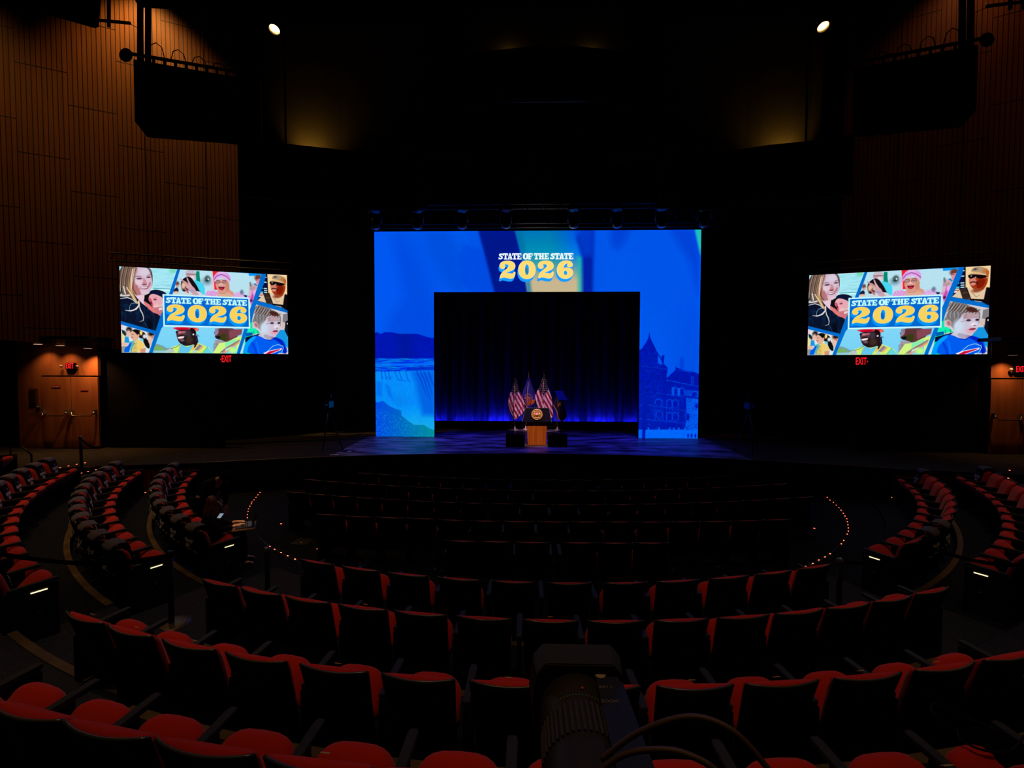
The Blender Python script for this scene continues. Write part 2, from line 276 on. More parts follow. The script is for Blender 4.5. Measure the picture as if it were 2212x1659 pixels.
    cv.poly(D((1240,960),(1420,920),(1500,1160),(1540,1300),(1340,1270)), (52, 38, 30), .8); ln(cv, D, [(1340,1090),(1470,1080)], 16, (110,90,70)); ln(cv, D, [(1430,930),(1560,1300)], 30, (16,10,10))
    cv.poly(D((1960,960),(2060,990),(2060,1500),(1900,1450),(1560,1380),(1540,1280),(1900,1330),(1930,1140)), (14, 8, 12), .8); cv.poly(D((1760,1270),(1920,1160),(1910,1300),(1780,1300)), (230,196,160), .8)
    ln(cv, D, [(1560,1060),(1700,1240),(1780,1200)], 14, (150,110,80), .9); ln(cv, D, [(1660,1380),(1830,1420)], 60, (210, 196, 180), .8)
    # cell 4: festival
    clip(*E((150,540),(1340,880),(1200,1330),(1130,1540),(150,1540)))
    cv.mix(np.ones(X.shape), (214, 232, 236))
    e(cv, E, 190, 620, 60, 120, (240,190,200), 1); cv.poly(E((200,720),(300,760),(400,880),(330,950),(230,860)), (24, 40, 46), .9)
    cv.poly(E((160,870),(260,880),(320,1000),(300,1220),(170,1300)), (236, 218, 150), .9); cv.poly(E((320,960),(440,960),(480,1180),(300,1180)), (20, 150, 230), .9)
    e(cv, E, 300, 1230, 140, 60, (236,186,170), .8); cv.poly(E((170,1300),(360,1290),(270,1500),(160,1500)), (150,150,140), 1)
    e(cv, E, 460, 740, 100, 110, (30, 14, 18), .7); e(cv, E, 440, 860, 80, 120, (230, 186, 170), .8)
    cv.poly(E((540,750),(700,700),(900,780),(1030,860),(1040,1020),(1150,1150),(1180,1400),(1040,1340),(940,1130),(820,1020),(760,930),(640,880)), (14, 10, 14), .8, 1)
    cv.poly(E((500,880),(560,760),(660,820),(760,930),(800,1000),(740,1090),(640,1150),(560,1060),(510,980)), (226, 176, 148), .8, 1); ln(cv, E, [(550,890),(610,895)], 18, (90,60,60)); e(cv, E, 560, 990, 40, 16, (190,90,90), .8)
    e(cv, E, 780, 930, 34, 50, (240,170,150), .7); e(cv, E, 870, 840, 48, 80, (250, 214, 120), .6); e(cv, E, 990, 960, 60, 70, (225,225,235), .8)
    cv.poly(E((820,1010),(940,1040),(960,1150),(840,1100)), (120,210,220), .9)
    cv.poly(E((620,1180),(760,1060),(900,1130),(1040,1330),(840,1390),(840,1500),(500,1500),(520,1350),(640,1250)), (240, 206, 110), .8, 1)
    cv.poly(E((470,1130),(640,1100),(640,1240),(560,1360),(560,1500),(500,1500)), (100, 190, 190), 1); cv.mix(np.clip(vnoise(X*1.6, Y*1.6, 20)*2-1, 0, 1)*(X > 283)*(X < 296)*(Y > 738), (40, 110, 110))
    cv.poly(E((480,1180),(560,1180),(500,1340),(470,1500),(280,1500),(320,1340),(420,1280)), (0, 96, 226), .9)
    cv.poly(E((840,1390),(1040,1350),(1010,1520),(850,1520)), (214, 150, 120), .8); cv.poly(E((1060,800),(1330,880),(1200,1290),(1120,1150)), (228, 190, 170), .9); e(cv, E, 1230, 870, 110, 80, (30,16,16), .9)
    e(cv, E, 1260, 980, 40, 50, (200,130,110), .9)
    # cell 5: workers
    clip(*(E((1640,600),(1560,700),(1250,1560)) + G((340,1570),(560,1000),(640,720))))
    cv.mix(np.ones(X.shape), (128, 214, 246)); cv.mix(np.clip((Y-705)/55, 0, 1)*.35, (90, 200, 252)); cv.mix(np.clip(n2*1.4-.6, 0, 1)*.2, (180, 234, 246))
    cv.poly(E((1360,1210),(1500,1240),(1640,1300),(1760,1370),(1900,1340),(2212,1300),(2212,1560),(1280,1560)), (120, 160, 160), 1); cv.poly(E((1340,1290),(1500,1310),(1700,1400),(1300,1450)), (120, 180, 90), 1.5); cv.poly(E((1320,1450),(1900,1440),(1900,1540),(1300,1540)), (150,206,216), 1)
    # vest man
    cv.poly(F((-150,1450),(0,1340),(330,1230),(480,1300),(760,1240),(900,1180),(1180,1300),(1300,1360),(1420,1530),(-200,1570)), (206, 240, 120), .9)
    cv.poly(F((330,1240),(560,1330),(780,1240),(600,1530),(250,1530)), (100, 196, 236), .9); cv.poly(F((-160,1440),(40,1340),(120,1500),(-140,1560)), (180,200,200), 1)
    cv.poly(F((820,1200),(960,1230),(740,1440),(680,1420)), (240, 190, 90), .9); cv.poly(F((960,1240),(1060,1290),(900,1450),(790,1430)), (140, 130, 146), .9); cv.poly(F((1070,1290),(1110,1320),(960,1460),(900,1450)), (240, 170, 110), .9)
    cv.poly(F((1240,1330),(1410,1530),(1090,1530)), (100, 214, 226), .8); ln(cv, F, [(1240,1320),(1080,1530)], 16, (90,170,60)); ln(cv, F, [(300,1250),(240,1530)], 14, (130,190,90))
    cv.poly(F((760,1440),(880,1450),(860,1530),(740,1530)), (180,210,220), .9)
    cv.poly(F((170,780),(400,720),(700,720),(840,820),(850,1000),(880,1200),(820,1340),(780,1230),(640,1280),(500,1300),(360,1240),(260,1160),(190,980)), (34, 20, 26), .8, 1)
    cv.poly(F((200,800),(420,740),(560,800),(500,940),(360,1120),(260,1100),(200,960)), (90, 50, 58), 1.2, 1)
    e(cv, F, 290, 830, 90, 40, (220,140,160), .9, .8); e(cv, F, 430, 820, 80, 34, (190, 110, 124), .9, .9); e(cv, F, 200, 820, 40, 40, (16,10,30), .8); ln(cv, F, [(300,770),(450,775)], 20, (30,10,14)); e(cv, F, 590, 880, 90, 130, (60,50,60), .9); e(cv, F, 620, 1100, 120, 120, (70,48,36), .9, .8)
    cv.poly(F((220,1000),(440,940),(440,1010),(300,1050),(240,1040)), (246, 236, 240), .7); e(cv, F, 380, 1100, 70, 40, (110,90,100), .9); e(cv, F, 360, 940, 100, 26, (24,12,16), .7); ln(cv, F, [(230,1040),(420,1050)], 12, (160,90,100))
    cv.poly(F((40,690),(140,650),(420,650),(740,670),(860,670),(950,720),(930,790),(830,760),(640,690),(620,740),(400,740),(180,750),(160,720)), (226, 30, 60), .7, 1); cv.poly(F((170,690),(600,680),(560,740),(200,750)), (190,0,40), 1, 1); e(cv, F, 870, 730, 60, 50, (250,110,80), .8)
    cv.poly(F((620,680),(760,690),(860,800),(840,940),(720,860)), (30,10,14), .9, 1); e(cv, F, 760, 900, 30, 30, (230,230,246), .6)
    ln(cv, F, [(860,900),(960,970)], 14, (20,16,40)); ln(cv, F, [(870,960),(900,1150),(800,1330)], 50, (24,20,46), .9)
    ln(cv, F, [(330,1220),(160,1340),(0,1380)], 14, (60,80,60))
    # second worker and building
    cv.poly(F((1490,1080),(1850,1150),(1860,1540),(1430,1540)), (170, 160, 170), .9); cv.mix(np.clip(vnoise(X*1.5, Y*2.2, 30)*2.4-1.2, 0, 1)*(X > 461)*(X < 488)*(Y > 742), (70, 60, 76))
    for k in range(5): ln(cv, F, [(1520,1110+k*30),(1840,1150+k*24)], 8, (120,110,120), .8, .7)
    cv.poly(F((1500,690),(2250,700),(2300,1000),(1900,1180),(1760,1120),(1600,1080),(1480,1010),(1500,900),(1450,860),(1500,780)), (92, 50, 52), .9, 1)
    cv.poly(F((1490,700),(1640,700),(1600,900),(1480,960)), (150, 130, 160), 1.2, 1); cv.poly(F((1560,1000),(1700,900),(1900,860),(1880,1160),(1720,1100)), (56, 60, 20), 1.6, 1); cv.poly(F((1500,980),(1640,940),(1700,1020),(1560,1070)), (12, 16, 30), 1, 1)
    cv.poly(G((60,740),(520,730),(500,900),(100,1060)), (134, 70, 84), 1.6); e(cv, F, 1820, 760, 200, 60, (90,50,60), 1, .7)
    cv.poly(F((1840,1180),(2212,1010),(2212,1560),(1640,1530)) + G((300,1570),(525,960),(100,1110)), (206, 250, 130), .9)
    cv.poly(G((525,960),(510,1010),(0,1350),(-200,1560),(-480,1550),(-260,1200),(0,1170),(400,980)), (210, 246, 130), .9)
    cv.poly(F((1850,1190),(2212,1060),(2212,1130),(1830,1350)), (130,240,180), 1); cv.poly(G((440,1070),(430,1140),(0,1450),(-260,1550),(-200,1480),(0,1330)), (150, 130, 120), .9); cv.poly(G((430,1150),(420,1210),(120,1440),(-60,1540),(-160,1540),(0,1450)), (240, 160, 120), .9)
    cv.poly(G((-40,1400),(180,1310),(120,1400),(-60,1480)), (190,226,226), .9); e(cv, G, 200, 1450, 120, 100, (190,255,130), 1)
    # cell 6: boy
    clip(*G((1000,-110),(2060,190),(2080,1590),(420,1590),(700,700)))
    cv.mix(np.ones(X.shape), (205, 205, 208))
    cv.mix((X < 545)*(Y > 685)*1., (20, 222, 170)); cv.poly(G((640,700),(960,700),(1140,860),(860,900),(680,860)), (20, 240, 180), 1)
    cv.poly(G((660,860),(860,840),(880,930),(640,990)), (0, 90, 180), .8); cv.poly(G((630,1010),(980,920),(1140,880),(1000,1000),(620,1180)), (8, 12, 50), .8); ln(cv, G, [(900,800),(920,900)], 30, (0,180,110)); ln(cv, G, [(1040,790),(1060,880)], 30, (20,170,90))
    cv.poly(G((1900,230),(2060,200),(2060,760),(1950,780),(1880,520)), (130, 122, 130), 1); cv.poly(G((1860,480),(1980,520),(1960,700),(1830,700)), (214,190,180), 1); cv.poly(G((1980,480),(2080,430),(2080,1000),(1980,960),(1880,860),(1960,760)), (14, 14, 30), .8)
    e(cv, G, 2045, 550, 18, 30, (230,230,240), .6)
    cv.poly(G((1780,760),(1940,760),(2060,1000),(2070,1400),(1900,1200),(1640,1000)), (20, 150, 224), 1)
    # boy head
    cv.poly(G((860,470),(960,240),(1000,-60),(1250,-140),(1500,60),(1700,160),(1820,260),(1840,500),(1790,560),(1300,500),(1200,880),(1080,700),(900,520)), (120, 112, 112), .9, 1)
    cv.poly(G((1280,480),(1360,300),(1560,280),(1760,250),(1820,460),(1820,720),(1740,860),(1660,940),(1560,1000),(1620,1060),(1460,1120),(1080,960),(1160,860),(1140,640)), (206, 196, 216), .9, 1)
    cv.poly(G((1340,330),(1560,280),(1770,270),(1800,460),(1700,470),(1420,500)), (186, 156, 166), 1.6, 1); e(cv, G, 1260, 700, 140, 200, (200, 222, 240), 1, .9)
    cv.poly(G((1260,900),(1460,960),(1580,990),(1590,1060),(1440,1110),(1240,1000)), (170, 166, 190), 1.2, 1); e(cv, G, 1540, 1030, 60, 40, (190,130,130), 1)
    cv.poly(G((1480,800),(1640,740),(1760,780),(1720,900),(1600,960),(1480,900)), (222, 172, 190), 1.2, 1)
    for k in range(22):
        a = k/21; x0 = 960+820*a; y0 = 20+230*a
        c = [(64,44,42),(150,134,126),(44,26,26),(190,184,184)][k % 4]
        ln(cv, G, [(x0+60,y0-90+60*a),(x0-40,y0+90),(x0-150+120*a,y0+190-120*a)], [20,26,12], c, 1.2, .8)
    cv.poly(G((1440,120),(1640,120),(1760,230),(1740,290),(1620,290),(1480,240)), (72, 34, 26), 1.2, 1)
    for k in range(12):
        ln(cv, G, [(960+30*k,190+k*6),(900+40*k,320),(940+34*k,440)], [16,22,12], [(180,184,196),(92,92,100),(140,140,150)][k % 3], 1.2, .7)
    ln(cv, G, [(1480,310),(1400,480)], 20, (130,110,120), 1, .8)
    e(cv, G, 970, 590, 90, 120, (222, 190, 200), .5, 1, -.4); e(cv, G, 990, 590, 50, 80, (176, 110, 120), .8, 1, -.4)
    e(cv, G, 1530, 530, 60, 34, (44, 20, 40), .5); e(cv, G, 1760, 525, 50, 34, (44, 22, 36), .5); ln(cv, G, [(1340,560),(1430,535),(1600,540)], 12, (110,90,110)); ln(cv, G, [(1440,450),(1560,430)], 14, (170,140,150), 1, .7); ln(cv, G, [(1700,440),(1780,440)], 14, (150,120,130), 1, .7)
    e(cv, G, 1670, 650, 80, 50, (236, 220, 234), .8); e(cv, G, 1700, 700, 30, 16, (140,90,110), .7); ln(cv, G, [(1800,420),(1810,620)], 20, (120,100,110), 1.2, .8)
    cv.poly(G((1530,810),(1640,770),(1760,790),(1700,830),(1580,830)), (120, 30, 60), .7, 1); cv.poly(G((1570,830),(1700,830),(1680,870),(1600,870)), (226,140,160), .8, 1)
    # boy shirt
    cv.poly(G((960,940),(1100,960),(1330,1090),(1480,1110),(1600,990),(1760,1040),(1920,1130),(2000,1300),(2060,1590),(520,1590),(640,1200),(760,1060)), (0, 92, 240), .9, 1)
    cv.poly(G((860,980),(1020,980),(900,1120),(720,1300),(680,1590),(520,1590),(640,1200)), (0, 160, 255), 2, 1); cv.poly(G((1560,1080),(1620,1000),(1760,1060),(1900,1140),(2040,1540),(1900,1590),(1880,1300),(1700,1140)), (0, 30, 190), 1.6, 1)
    ln(cv, G, [(860,1200),(960,1400),(1000,1560)], 60, (0,50,220), 2, .8); ln(cv, G, [(1000,1160),(1060,1400),(1080,1560)], 40, (0,130,255), 2, .8); ln(cv, G, [(1320,1090),(1480,1120),(1600,1040)], 26, (0,40,200), 1)
    ln(cv, G, [(1330,1540),(1440,1420),(1560,1310),(1700,1265),(1780,1270),(1840,1310),(1890,1310),(1905,1380),(1870,1480),(1820,1560)], 18, (150, 226, 250), .7)
    cv.poly(G((1220,1550),(1420,1470),(1860,1380),(1840,1440),(1520,1570),(1300,1590)), (240,240,250), .7); cv.poly(G((1300,1570),(1440,1490),(1810,1405),(1800,1435),(1500,1560),(1440,1590)), (206, 16, 60), .7); ln(cv, G, [(1740,1570),(1800,1550)], 26, (200,230,250), .7)
    cv.poly(G((520,1100),(610,1010),(600,1240),(520,1590),(440,1590)), (190, 226, 240), .9)
    cv.clip = None
    # blue dividing bars
    bar = (0, 108, 206)
    for p in (A((2110,240),(2200,240),(1930,1090),(1830,1085)), E((1560,180),(1640,330),(1640,400),(1250,1560),(1140,1560),(1370,790)), E((160,430),(170,430),(1400,780),(1340,880),(160,540)),
              D((1190,260),(1340,280),(1260,560),(1040,1180),(880,1659),(780,1520),(980,900)), G((840,-20),(960,-30),(830,500),(780,520)), G((590,720),(715,720),(440,1570),(330,1570)), D((1040,1180),(2060,1530),(2060,1610),(1000,1270))):
        cv.poly(p, bar, .7)
    cv.poly([(351.4, 634.0), (538.9, 643.2), (540.3, 710), (353.6, 704.6)], (200, 250, 255), .6)
    cv.poly([(355.2, 637.2), (536.2, 646.0), (537.4, 706.6), (356.8, 701.4)], (0, 104, 206), .6)
    f = homog([(358.5, 640.6), (532.7, 648.4), (361.4, 692.4), (534.2, 699.2)], [(208, 187), (1990, 187), (235, 790), (1990, 800)])
    lx, ly = f(X, Y)
    logo(cv, lx, ly, 7, (196, 255, 255), (248, 210, 92), (0, 150, 246), (246, 232, 160))
    return np.clip(cv.C, 0, 255)
def stage_picture(X, Y):
    T = lambda *p: [(800+x/6.38, 700+y/6.38) for x, y in p]
    U = lambda *p: [(1370+x/6.38, 700+y/6.38) for x, y in p]
    W = lambda *p: [(800+x/3.072, 490+y/3.072) for x, y in p]
    sky = np.zeros(X.shape+(3,)); sky[:] = (0, 88, 240)
    cv = Canvas(X, Y, (0, 88, 240))
    cv.mix(vnoise(X*.012+3, Y*.004, 1)*.5, (0, 70, 226)); 
    cv.poly(W((-200,20),(130,20),(330,150),(700,1500),(300,1200),(60,600),(-200,100)), (0, 74, 224), 40, 1, .7)
    cv.poly(W((330,20),(560,20),(640,460),(560,460)), (0, 74, 222), 24, 1, .6); cv.poly(W((580,100),(620,460),(850,460),(770,150)), (0, 66, 226), 10, 1, .5)
    cv.poly(W((-60,20),(140,20),(220,460),(-60,900)), (0, 92, 248), 30, 0, .7)
    cv.poly(W((700,-60),(955,-60),(1075,520),(850,520),(790,280)), (0, 22, 146), 7)
    cv.poly(W((945,-60),(1370,-60),(1420,200),(1430,520),(1060,520),(1010,190)), lambda x, y: np.stack([np.clip((y-545)/60, 0, 1)**1.3*200, 118+np.clip((y-500)/110, 0, 1)*64-np.clip((x-1190)/60, 0, 1)*34*np.clip((600-y)/80, 0, 1), 186-np.clip((y-545)/60, 0, 1)*44+np.clip((x-1200)/50, 0, 1)*50*np.clip((600-y)/60, 0, 1)], -1), 5)
    cv.poly(W((945,-60),(1000,-60),(1060,300),(1085,520),(1060,520),(1010,190)), (0, 110, 170), 8, 0, .7)
    cv.poly(W((1380,200),(1420,200),(1430,520),(1385,520)), (20, 180, 176), 9, 0, .8)
    cv.poly(W((1380,60),(1490,-60),(1478,520),(1412,520),(1410,200),(1375,80)), (0, 32, 172), 9, 0, 1)
    cv.poly(W((1340,-60),(1490,-60),(1480,200),(1410,190)), (0, 62, 214), 16, 0, .8)
    cv.poly(W((1600,-40),(1760,-40),(1660,160),(1600,130)), (0, 56, 214), 20, 1, .7); cv.poly(W((1980,10),(2150,10),(2190,200),(2180,460),(2120,240)), (0, 62, 216), 20, 0, .8)
    cv.poly(W((2135,-60),(2250,-60),(2250,300),(2185,180)), (30, 190, 190), 5); cv.poly(W((2190,150),(2230,150),(2230,900),(2180,900)), (0, 110, 236), 6, 0, .7)
    n = vnoise(X*.6, Y*.6, 3); n4 = vnoise(X*1.3, Y*1.3, 4); nh = vnoise(X*.12, Y*.9, 6); nv = vnoise(X*.5+Y*.12, Y*.06, 7)
    # waterfall
    left = (X < 938)
    cv.poly(T((40,128),(95,106),(140,130),(200,108),(300,108),(400,130),(520,128),(650,130),(760,165),(850,188),(900,185),(900,1600),(40,1600)), lambda x, y: np.stack([0*x, 14+14*vnoise(x*.5, y*.7, 8), 160+40*vnoise(x*.7, y*.7, 9)-20*np.exp(-((x-875)/18)**2)], -1), .8)
    cv.poly(T((40,470),(900,465),(900,650),(40,660)), lambda x, y: np.stack([0*x, 44+100*np.clip(vnoise(x*.1, y*1.1, 10)*1.8-.6, 0, 1), 206+44*vnoise(x*.12, y*1.2, 11)], -1), .8)
    cv.poly(T((40,535),(300,540),(620,540),(900,520),(900,560),(600,570),(40,580)), (0, 120, 250), 3, 0, .8); cv.poly(T((500,600),(900,580),(900,635),(500,640)), (0, 20, 190), 3, 0, .7)
    cv.poly(T((40,655),(500,645),(900,635),(900,1600),(40,1600)), lambda x, y: np.stack([4+20*np.clip((y-885)/40, 0, 1), 134+30*np.clip((y-870)/50, 0, 1)+12*vnoise(x*.3, y*.1, 12), 250-20*np.clip((y-890)/40, 0, 1)], -1), .8)
    cv.poly(T((560,645),(900,635),(900,1260),(720,1250),(650,950),(620,800)), (0, 96, 226), 14, 0, .9)
    for k, (a, b) in enumerate(((640,780),(690,830),(740,860),(800,900),(340,430),(400,480),(250,300),(490,560),(200,240),(150,170))):
        cv.line(T((a,650),(a+(b-a)*.4,760),(b,[1000,1050,980,900,780,790,720,800,720,720][k])), [2.2,2.2,.6] if k < 4 else [1.4,1.2,.4], (0, 40, 200), 2.2, .75)
    cv.poly(T((200,820),(260,850),(320,1060),(240,980)), (0,100,230), 5, 0, .6); cv.poly(T((80,780),(160,800),(160,1000),(80,980)), (0,100,236), 6, 0, .6)
    cv.mix(np.clip(np.sin(Y*2.6+np.abs(X-863)*.35)*2-1, 0, 1)*np.exp(-((X-866)/14)**2-((Y-866)/16)**2)*.7*left, (0, 70, 180))
    cv.poly(T((40,1060),(100,1080),(170,1055),(205,1085),(260,1130),(340,1165),(420,1190),(430,1260),(500,1320),(600,1390),(740,1390),(800,1430),(900,1470),(900,1600),(40,1600)),
            lambda x, y: np.stack([0*x, 60+(x-812)/125*70+26*vnoise(x*.9, y*.9, 13), 225-(x-812)/125*75+10*n4[:1].mean()+0*x], -1), .9)
    cv.mix(np.clip(n4*3-2.1, 0, 1)*(Y > 1165/6.38+700)*left*(Y > 880+(X-812)*.4), (30, 190, 220)); 
    # capitol
    right = X > 1378
    R = lambda pts, col, soft=.8, a=1.: cv.poly(U(*pts), col, soft, 0, a)
    dk = lambda x, y: np.stack([0*x, 8+22*vnoise(x*.9, y*.9, 14), 150+50*vnoise(x*.5, y*.5, 15)], -1)
    R([(630,470),(645,450),(685,450),(690,640),(630,620)], (0, 60, 220), 2, .8)
    R([(450,745),(570,630),(575,570),(590,600),(700,640),(830,660),(900,690),(900,1600),(450,1600)], dk)
    R([(40,380),(110,340),(170,250),(200,190),(212,100),(225,180),(240,215),(320,380),(380,470),(385,430),(420,430),(410,545),(468,600),(455,680),(450,745),(460,1600),(40,1600)], dk)
    R([(330,430),(370,480),(395,560),(330,540)], (0, 86, 236)); cv.line(U((575,630),(700,650),(790,670)), .8, (0,90,236), 1, .8)
    for a, b, w in (((40,570),(450,620),.8),((450,770),(790,840),1.6),((790,840),(900,860),1),((300,940),(700,1010),1),((200,1110),(700,1190),1),((60,1300),(700,1360),1.2),((60,1100),(180,1110),.8)): cv.line(U(a, b), w, (0, 86, 236), 1, .8)
    R([(720,1010),(900,1030),(900,1460),(700,1440),(720,1300)], (0, 96, 244), 2, .9); R([(690,900),(900,920),(900,1010),(690,980)], (0, 84, 226), 2, .7)
    for cx, cy, rx, ry in ((490,1090,34,50),(570,1090,34,50),(350,1240,36,50),(490,1270,36,54),(570,1270,36,54),(570,920,26,50),(660,930,26,50),(830,960,36,34),(340,1080,40,50),(740,1270,24,50),(860,1120,20,30)):
        (x, y), = U((cx, cy)); cv.ell(x, y, (rx+12)/6.38, (ry+10)/6.38, (0, 80, 232), .4, .85); cv.ell(x, y+1, rx/6.38, ry/6.38, (0, 16, 176), .4)
    for x in (530, 450, 400, 620, 280, 300): cv.line(U((x,1180 if x < 400 else 1040),(x,1330)), .9, (0, 80, 230), 1, .7)
    for x in (790, 812): cv.line(U((x,720),(x,830)), 1, (0, 100, 240), 1, .9)
    R([(520,870),(560,870),(550,980),(520,980)], (0,90,236)); R([(600,880),(640,880),(630,990),(600,980)], (0,90,236))
    cv.mix(np.clip(n4*3.2-2.3, 0, 1)*right*(Y > 760)*(Y < 925)*(X < 1430)*.7, (0, 110, 245)); cv.mix(np.clip(n*2.4-1.5, 0, 1)*right*(Y > 830)*(Y < 930)*.5, (0, 84, 232))
    cv.mix(np.clip(vnoise(X*.4, Y*.5, 33)*2.2-1.2, 0, 1)*right*(Y > 790)*(Y < 925)*((X < 1440)|(Y > 815))*.6, (0, 18, 160))
    R([(40,1450),(900,1450),(900,1600),(40,1600)], lambda x, y: np.stack([0*x, 88+26*vnoise(x*.5, y*.5, 16), 250+0*x], -1))
    for x in (200, 345, 490, 550, 620, 700): cv.line(U((x,1430),(x,1470)), 3, (0, 100, 250), 1)
    for x in (745, 793, 845): (a, b), = U((x,1535)); cv.ell(a, b, 2, 4.4, (0, 20, 180), .4)
    R([(125,1100),(180,1100),(155,1600),(112,1600)], (0, 22, 170))
    lx, ly = (X-1060)*11.06, (Y-530)*11.06
    sh = Canvas(lx, ly, (0, 0, 0))
    logo(cv, lx, ly, 9, (240, 252, 255), (255, 220, 116), (22, 156, 255), (255, 240, 190))
    return np.clip(cv.C, 0, 255)
# ---------------------------------------------------------------- materials
def mat(name, col, rough=.6, metal=0., emit=None, es=1., spec=.5, bump=0, bscale=200, sheen=0):
    m = bpy.data.materials.new(name); m.use_nodes = True; nt = m.node_tree; b = nt.nodes['Principled BSDF']
    b.inputs['Base Color'].default_value = (*col, 1); b.inputs['Roughness'].default_value = rough; b.inputs['Metallic'].default_value = metal
    b.inputs['Specular IOR Level'].default_value = spec
    if sheen: b.inputs['Sheen Weight'].default_value = sheen
    if emit: b.inputs['Emission Color'].default_value = (*emit, 1); b.inputs['Emission Strength'].default_value = es
    if bump:
        n = nt.nodes.new('ShaderNodeTexNoise'); n.inputs['Scale'].default_value = bscale; n.inputs['Detail'].default_value = 3
        tc = nt.nodes.new('ShaderNodeTexCoord'); nt.links.new(tc.outputs['Object'], n.inputs['Vector'])
        k = nt.nodes.new('ShaderNodeBump'); k.inputs['Strength'].default_value = bump; nt.links.new(n.outputs[0], k.inputs['Height']); nt.links.new(k.outputs[0], b.inputs['Normal'])
    return m
def noisy(name, c1, c2, scale=(1, 1, 1), rough=.8, spec=.3, detail=5, lo=.35, hi=.65, bump=0):
    m = mat(name, c1, rough, spec=spec); nt = m.node_tree; b = nt.nodes['Principled BSDF']
    tc = nt.nodes.new('ShaderNodeTexCoord'); mp = nt.nodes.new('ShaderNodeMapping'); mp.inputs['Scale'].default_value = scale
    n = nt.nodes.new('ShaderNodeTexNoise'); n.inputs['Scale'].default_value = 1; n.inputs['Detail'].default_value = detail
    r = nt.nodes.new('ShaderNodeValToRGB'); r.color_ramp.elements[0].position = lo; r.color_ramp.elements[1].position = hi
    r.color_ramp.elements[0].color = (*c1, 1); r.color_ramp.elements[1].color = (*c2, 1)
    nt.links.new(tc.outputs['Object'], mp.inputs[0]); nt.links.new(mp.outputs[0], n.inputs['Vector']); nt.links.new(n.outputs[0], r.inputs[0]); nt.links.new(r.outputs[0], b.inputs['Base Color'])
    if bump:
        k = nt.nodes.new('ShaderNodeBump'); k.inputs['Strength'].default_value = bump; nt.links.new(n.outputs[0], k.inputs['Height']); nt.links.new(k.outputs[0], b.inputs['Normal'])
    return m
def slats(name, c1, c2, pitch, groove, seams=True):
    """vertical wooden slats along local x, with staggered panel joints"""
    m = noisy(name, c1, c2, (1/pitch*.9, 1, .25), .55, .3, 4, .3, .7); nt = m.node_tree; b = nt.nodes['Principled BSDF']
    old = b.inputs['Base Color'].links[0].from_socket
    tc = nt.nodes.new('ShaderNodeTexCoord'); s = nt.nodes.new('ShaderNodeSeparateXYZ'); nt.links.new(tc.outputs['Object'], s.inputs[0])
    def mth(op, a, b_=None, c=None):
        n = nt.nodes.new('ShaderNodeMath'); n.operation = op
        for i, v in enumerate((a, b_, c)):
            if v is None: continue
            if isinstance(v, (int, float)): n.inputs[i].default_value = v
            else: nt.links.new(v, n.inputs[i])
        return n.outputs[0]
    fx = mth('FRACT', mth('DIVIDE', mth('ADD', s.outputs[0], 50), pitch))
    g = mth('LESS_THAN', fx, groove)
    if seams:
        pi_ = mth('FLOOR', mth('DIVIDE', mth('ADD', s.outputs[0], 50), pitch*10))
        off = mth('FRACT', mth('MULTIPLY', pi_, .37))
        fz = mth('FRACT', mth('ADD', mth('DIVIDE', s.outputs[2], 2.6), off))
        g = mth('MAXIMUM', g, mth('LESS_THAN', fz, .012))
    mx = nt.nodes.new('ShaderNodeMix'); mx.data_type = 'RGBA'; nt.links.new(g, mx.inputs[0]); nt.links.new(old, mx.inputs[6])
    mx.inputs[7].default_value = (c1[0]*.1, c1[1]*.05, c1[2]*.05, 1); nt.links.new(mx.outputs[2], b.inputs['Base Color'])
    return m
def vcol(name, emit, rough=.7, strength=1.):
    m = bpy.data.materials.new(name); m.use_nodes = True; nt = m.node_tree; b = nt.nodes['Principled BSDF']
    a = nt.nodes.new('ShaderNodeAttribute'); a.attribute_name = 'colour'; b.inputs['Roughness'].default_value = rough
    if emit:
        b.inputs['Base Color'].default_value = (.004, .004, .004, 1); b.inputs['Specular IOR Level'].default_value = .2
        nt.links.new(a.outputs['Color'], b.inputs['Emission Color']); b.inputs['Emission Strength'].default_value = strength
    else: nt.links.new(a.outputs['Color'], b.inputs['Base Color'])
    return m
BLK = mat('black_paint', (.006, .006, .007), .6, spec=.2); BLKM = mat('black_metal', (.012, .012, .014), .35, .3, spec=.4)
BLKC = mat('black_cloth', (.003, .003, .0035), .95, spec=.05); GLOSS = mat('dark_gloss', (.02, .02, .024), .22, spec=.6)
SHELL = mat('seat_shell', (.0025, .0025, .003), .65, spec=.12); RIM = mat('seat_rim', (.10, .09, .06), .26, .4, spec=.6)
RED = mat('red_upholstery', (.66, .022, .004), .85, spec=.15, bump=.25, bscale=260, sheen=.15)
ARM = mat('armrest_plastic', (.026, .027, .03), .6, spec=.25)
CARPET = noisy('carpet', (.006, .008, .014), (.020, .023, .036), (60, 60, 60), .95, .05, 3)
CARPET2 = noisy('aisle_carpet', (.022, .024, .036), (.042, .044, .058), (60, 60, 60), .95, .05, 3)
NOSE = noisy('brown_nosing', (.085, .05, .02), (.13, .08, .035), (3, 3, 3), .6, .3, 3)
DECK = noisy('stage_deck', (.02, .02, .03), (.26, .27, .36), (1.0, 2.7, 1), .45, .4, 4, .42, .64)  # streaky light reflections are put into the deck colour as blotches
SIDEDECK = noisy('side_stage_floor', (.012, .012, .012), (.025, .023, .022), (2, 8, 1), .8, .2, 4)
WOOD = slats('wood_slats', (.17, .062, .016), (.25, .10, .028), .118, .19)
WOODF = slats('fascia_slats', (.34, .10, .03), (.46, .16, .05), .12, .22, False)
DOORW = noisy('door_veneer', (.26, .088, .03), (.36, .13, .045), (5, 5, .5), .5, .35, 4)
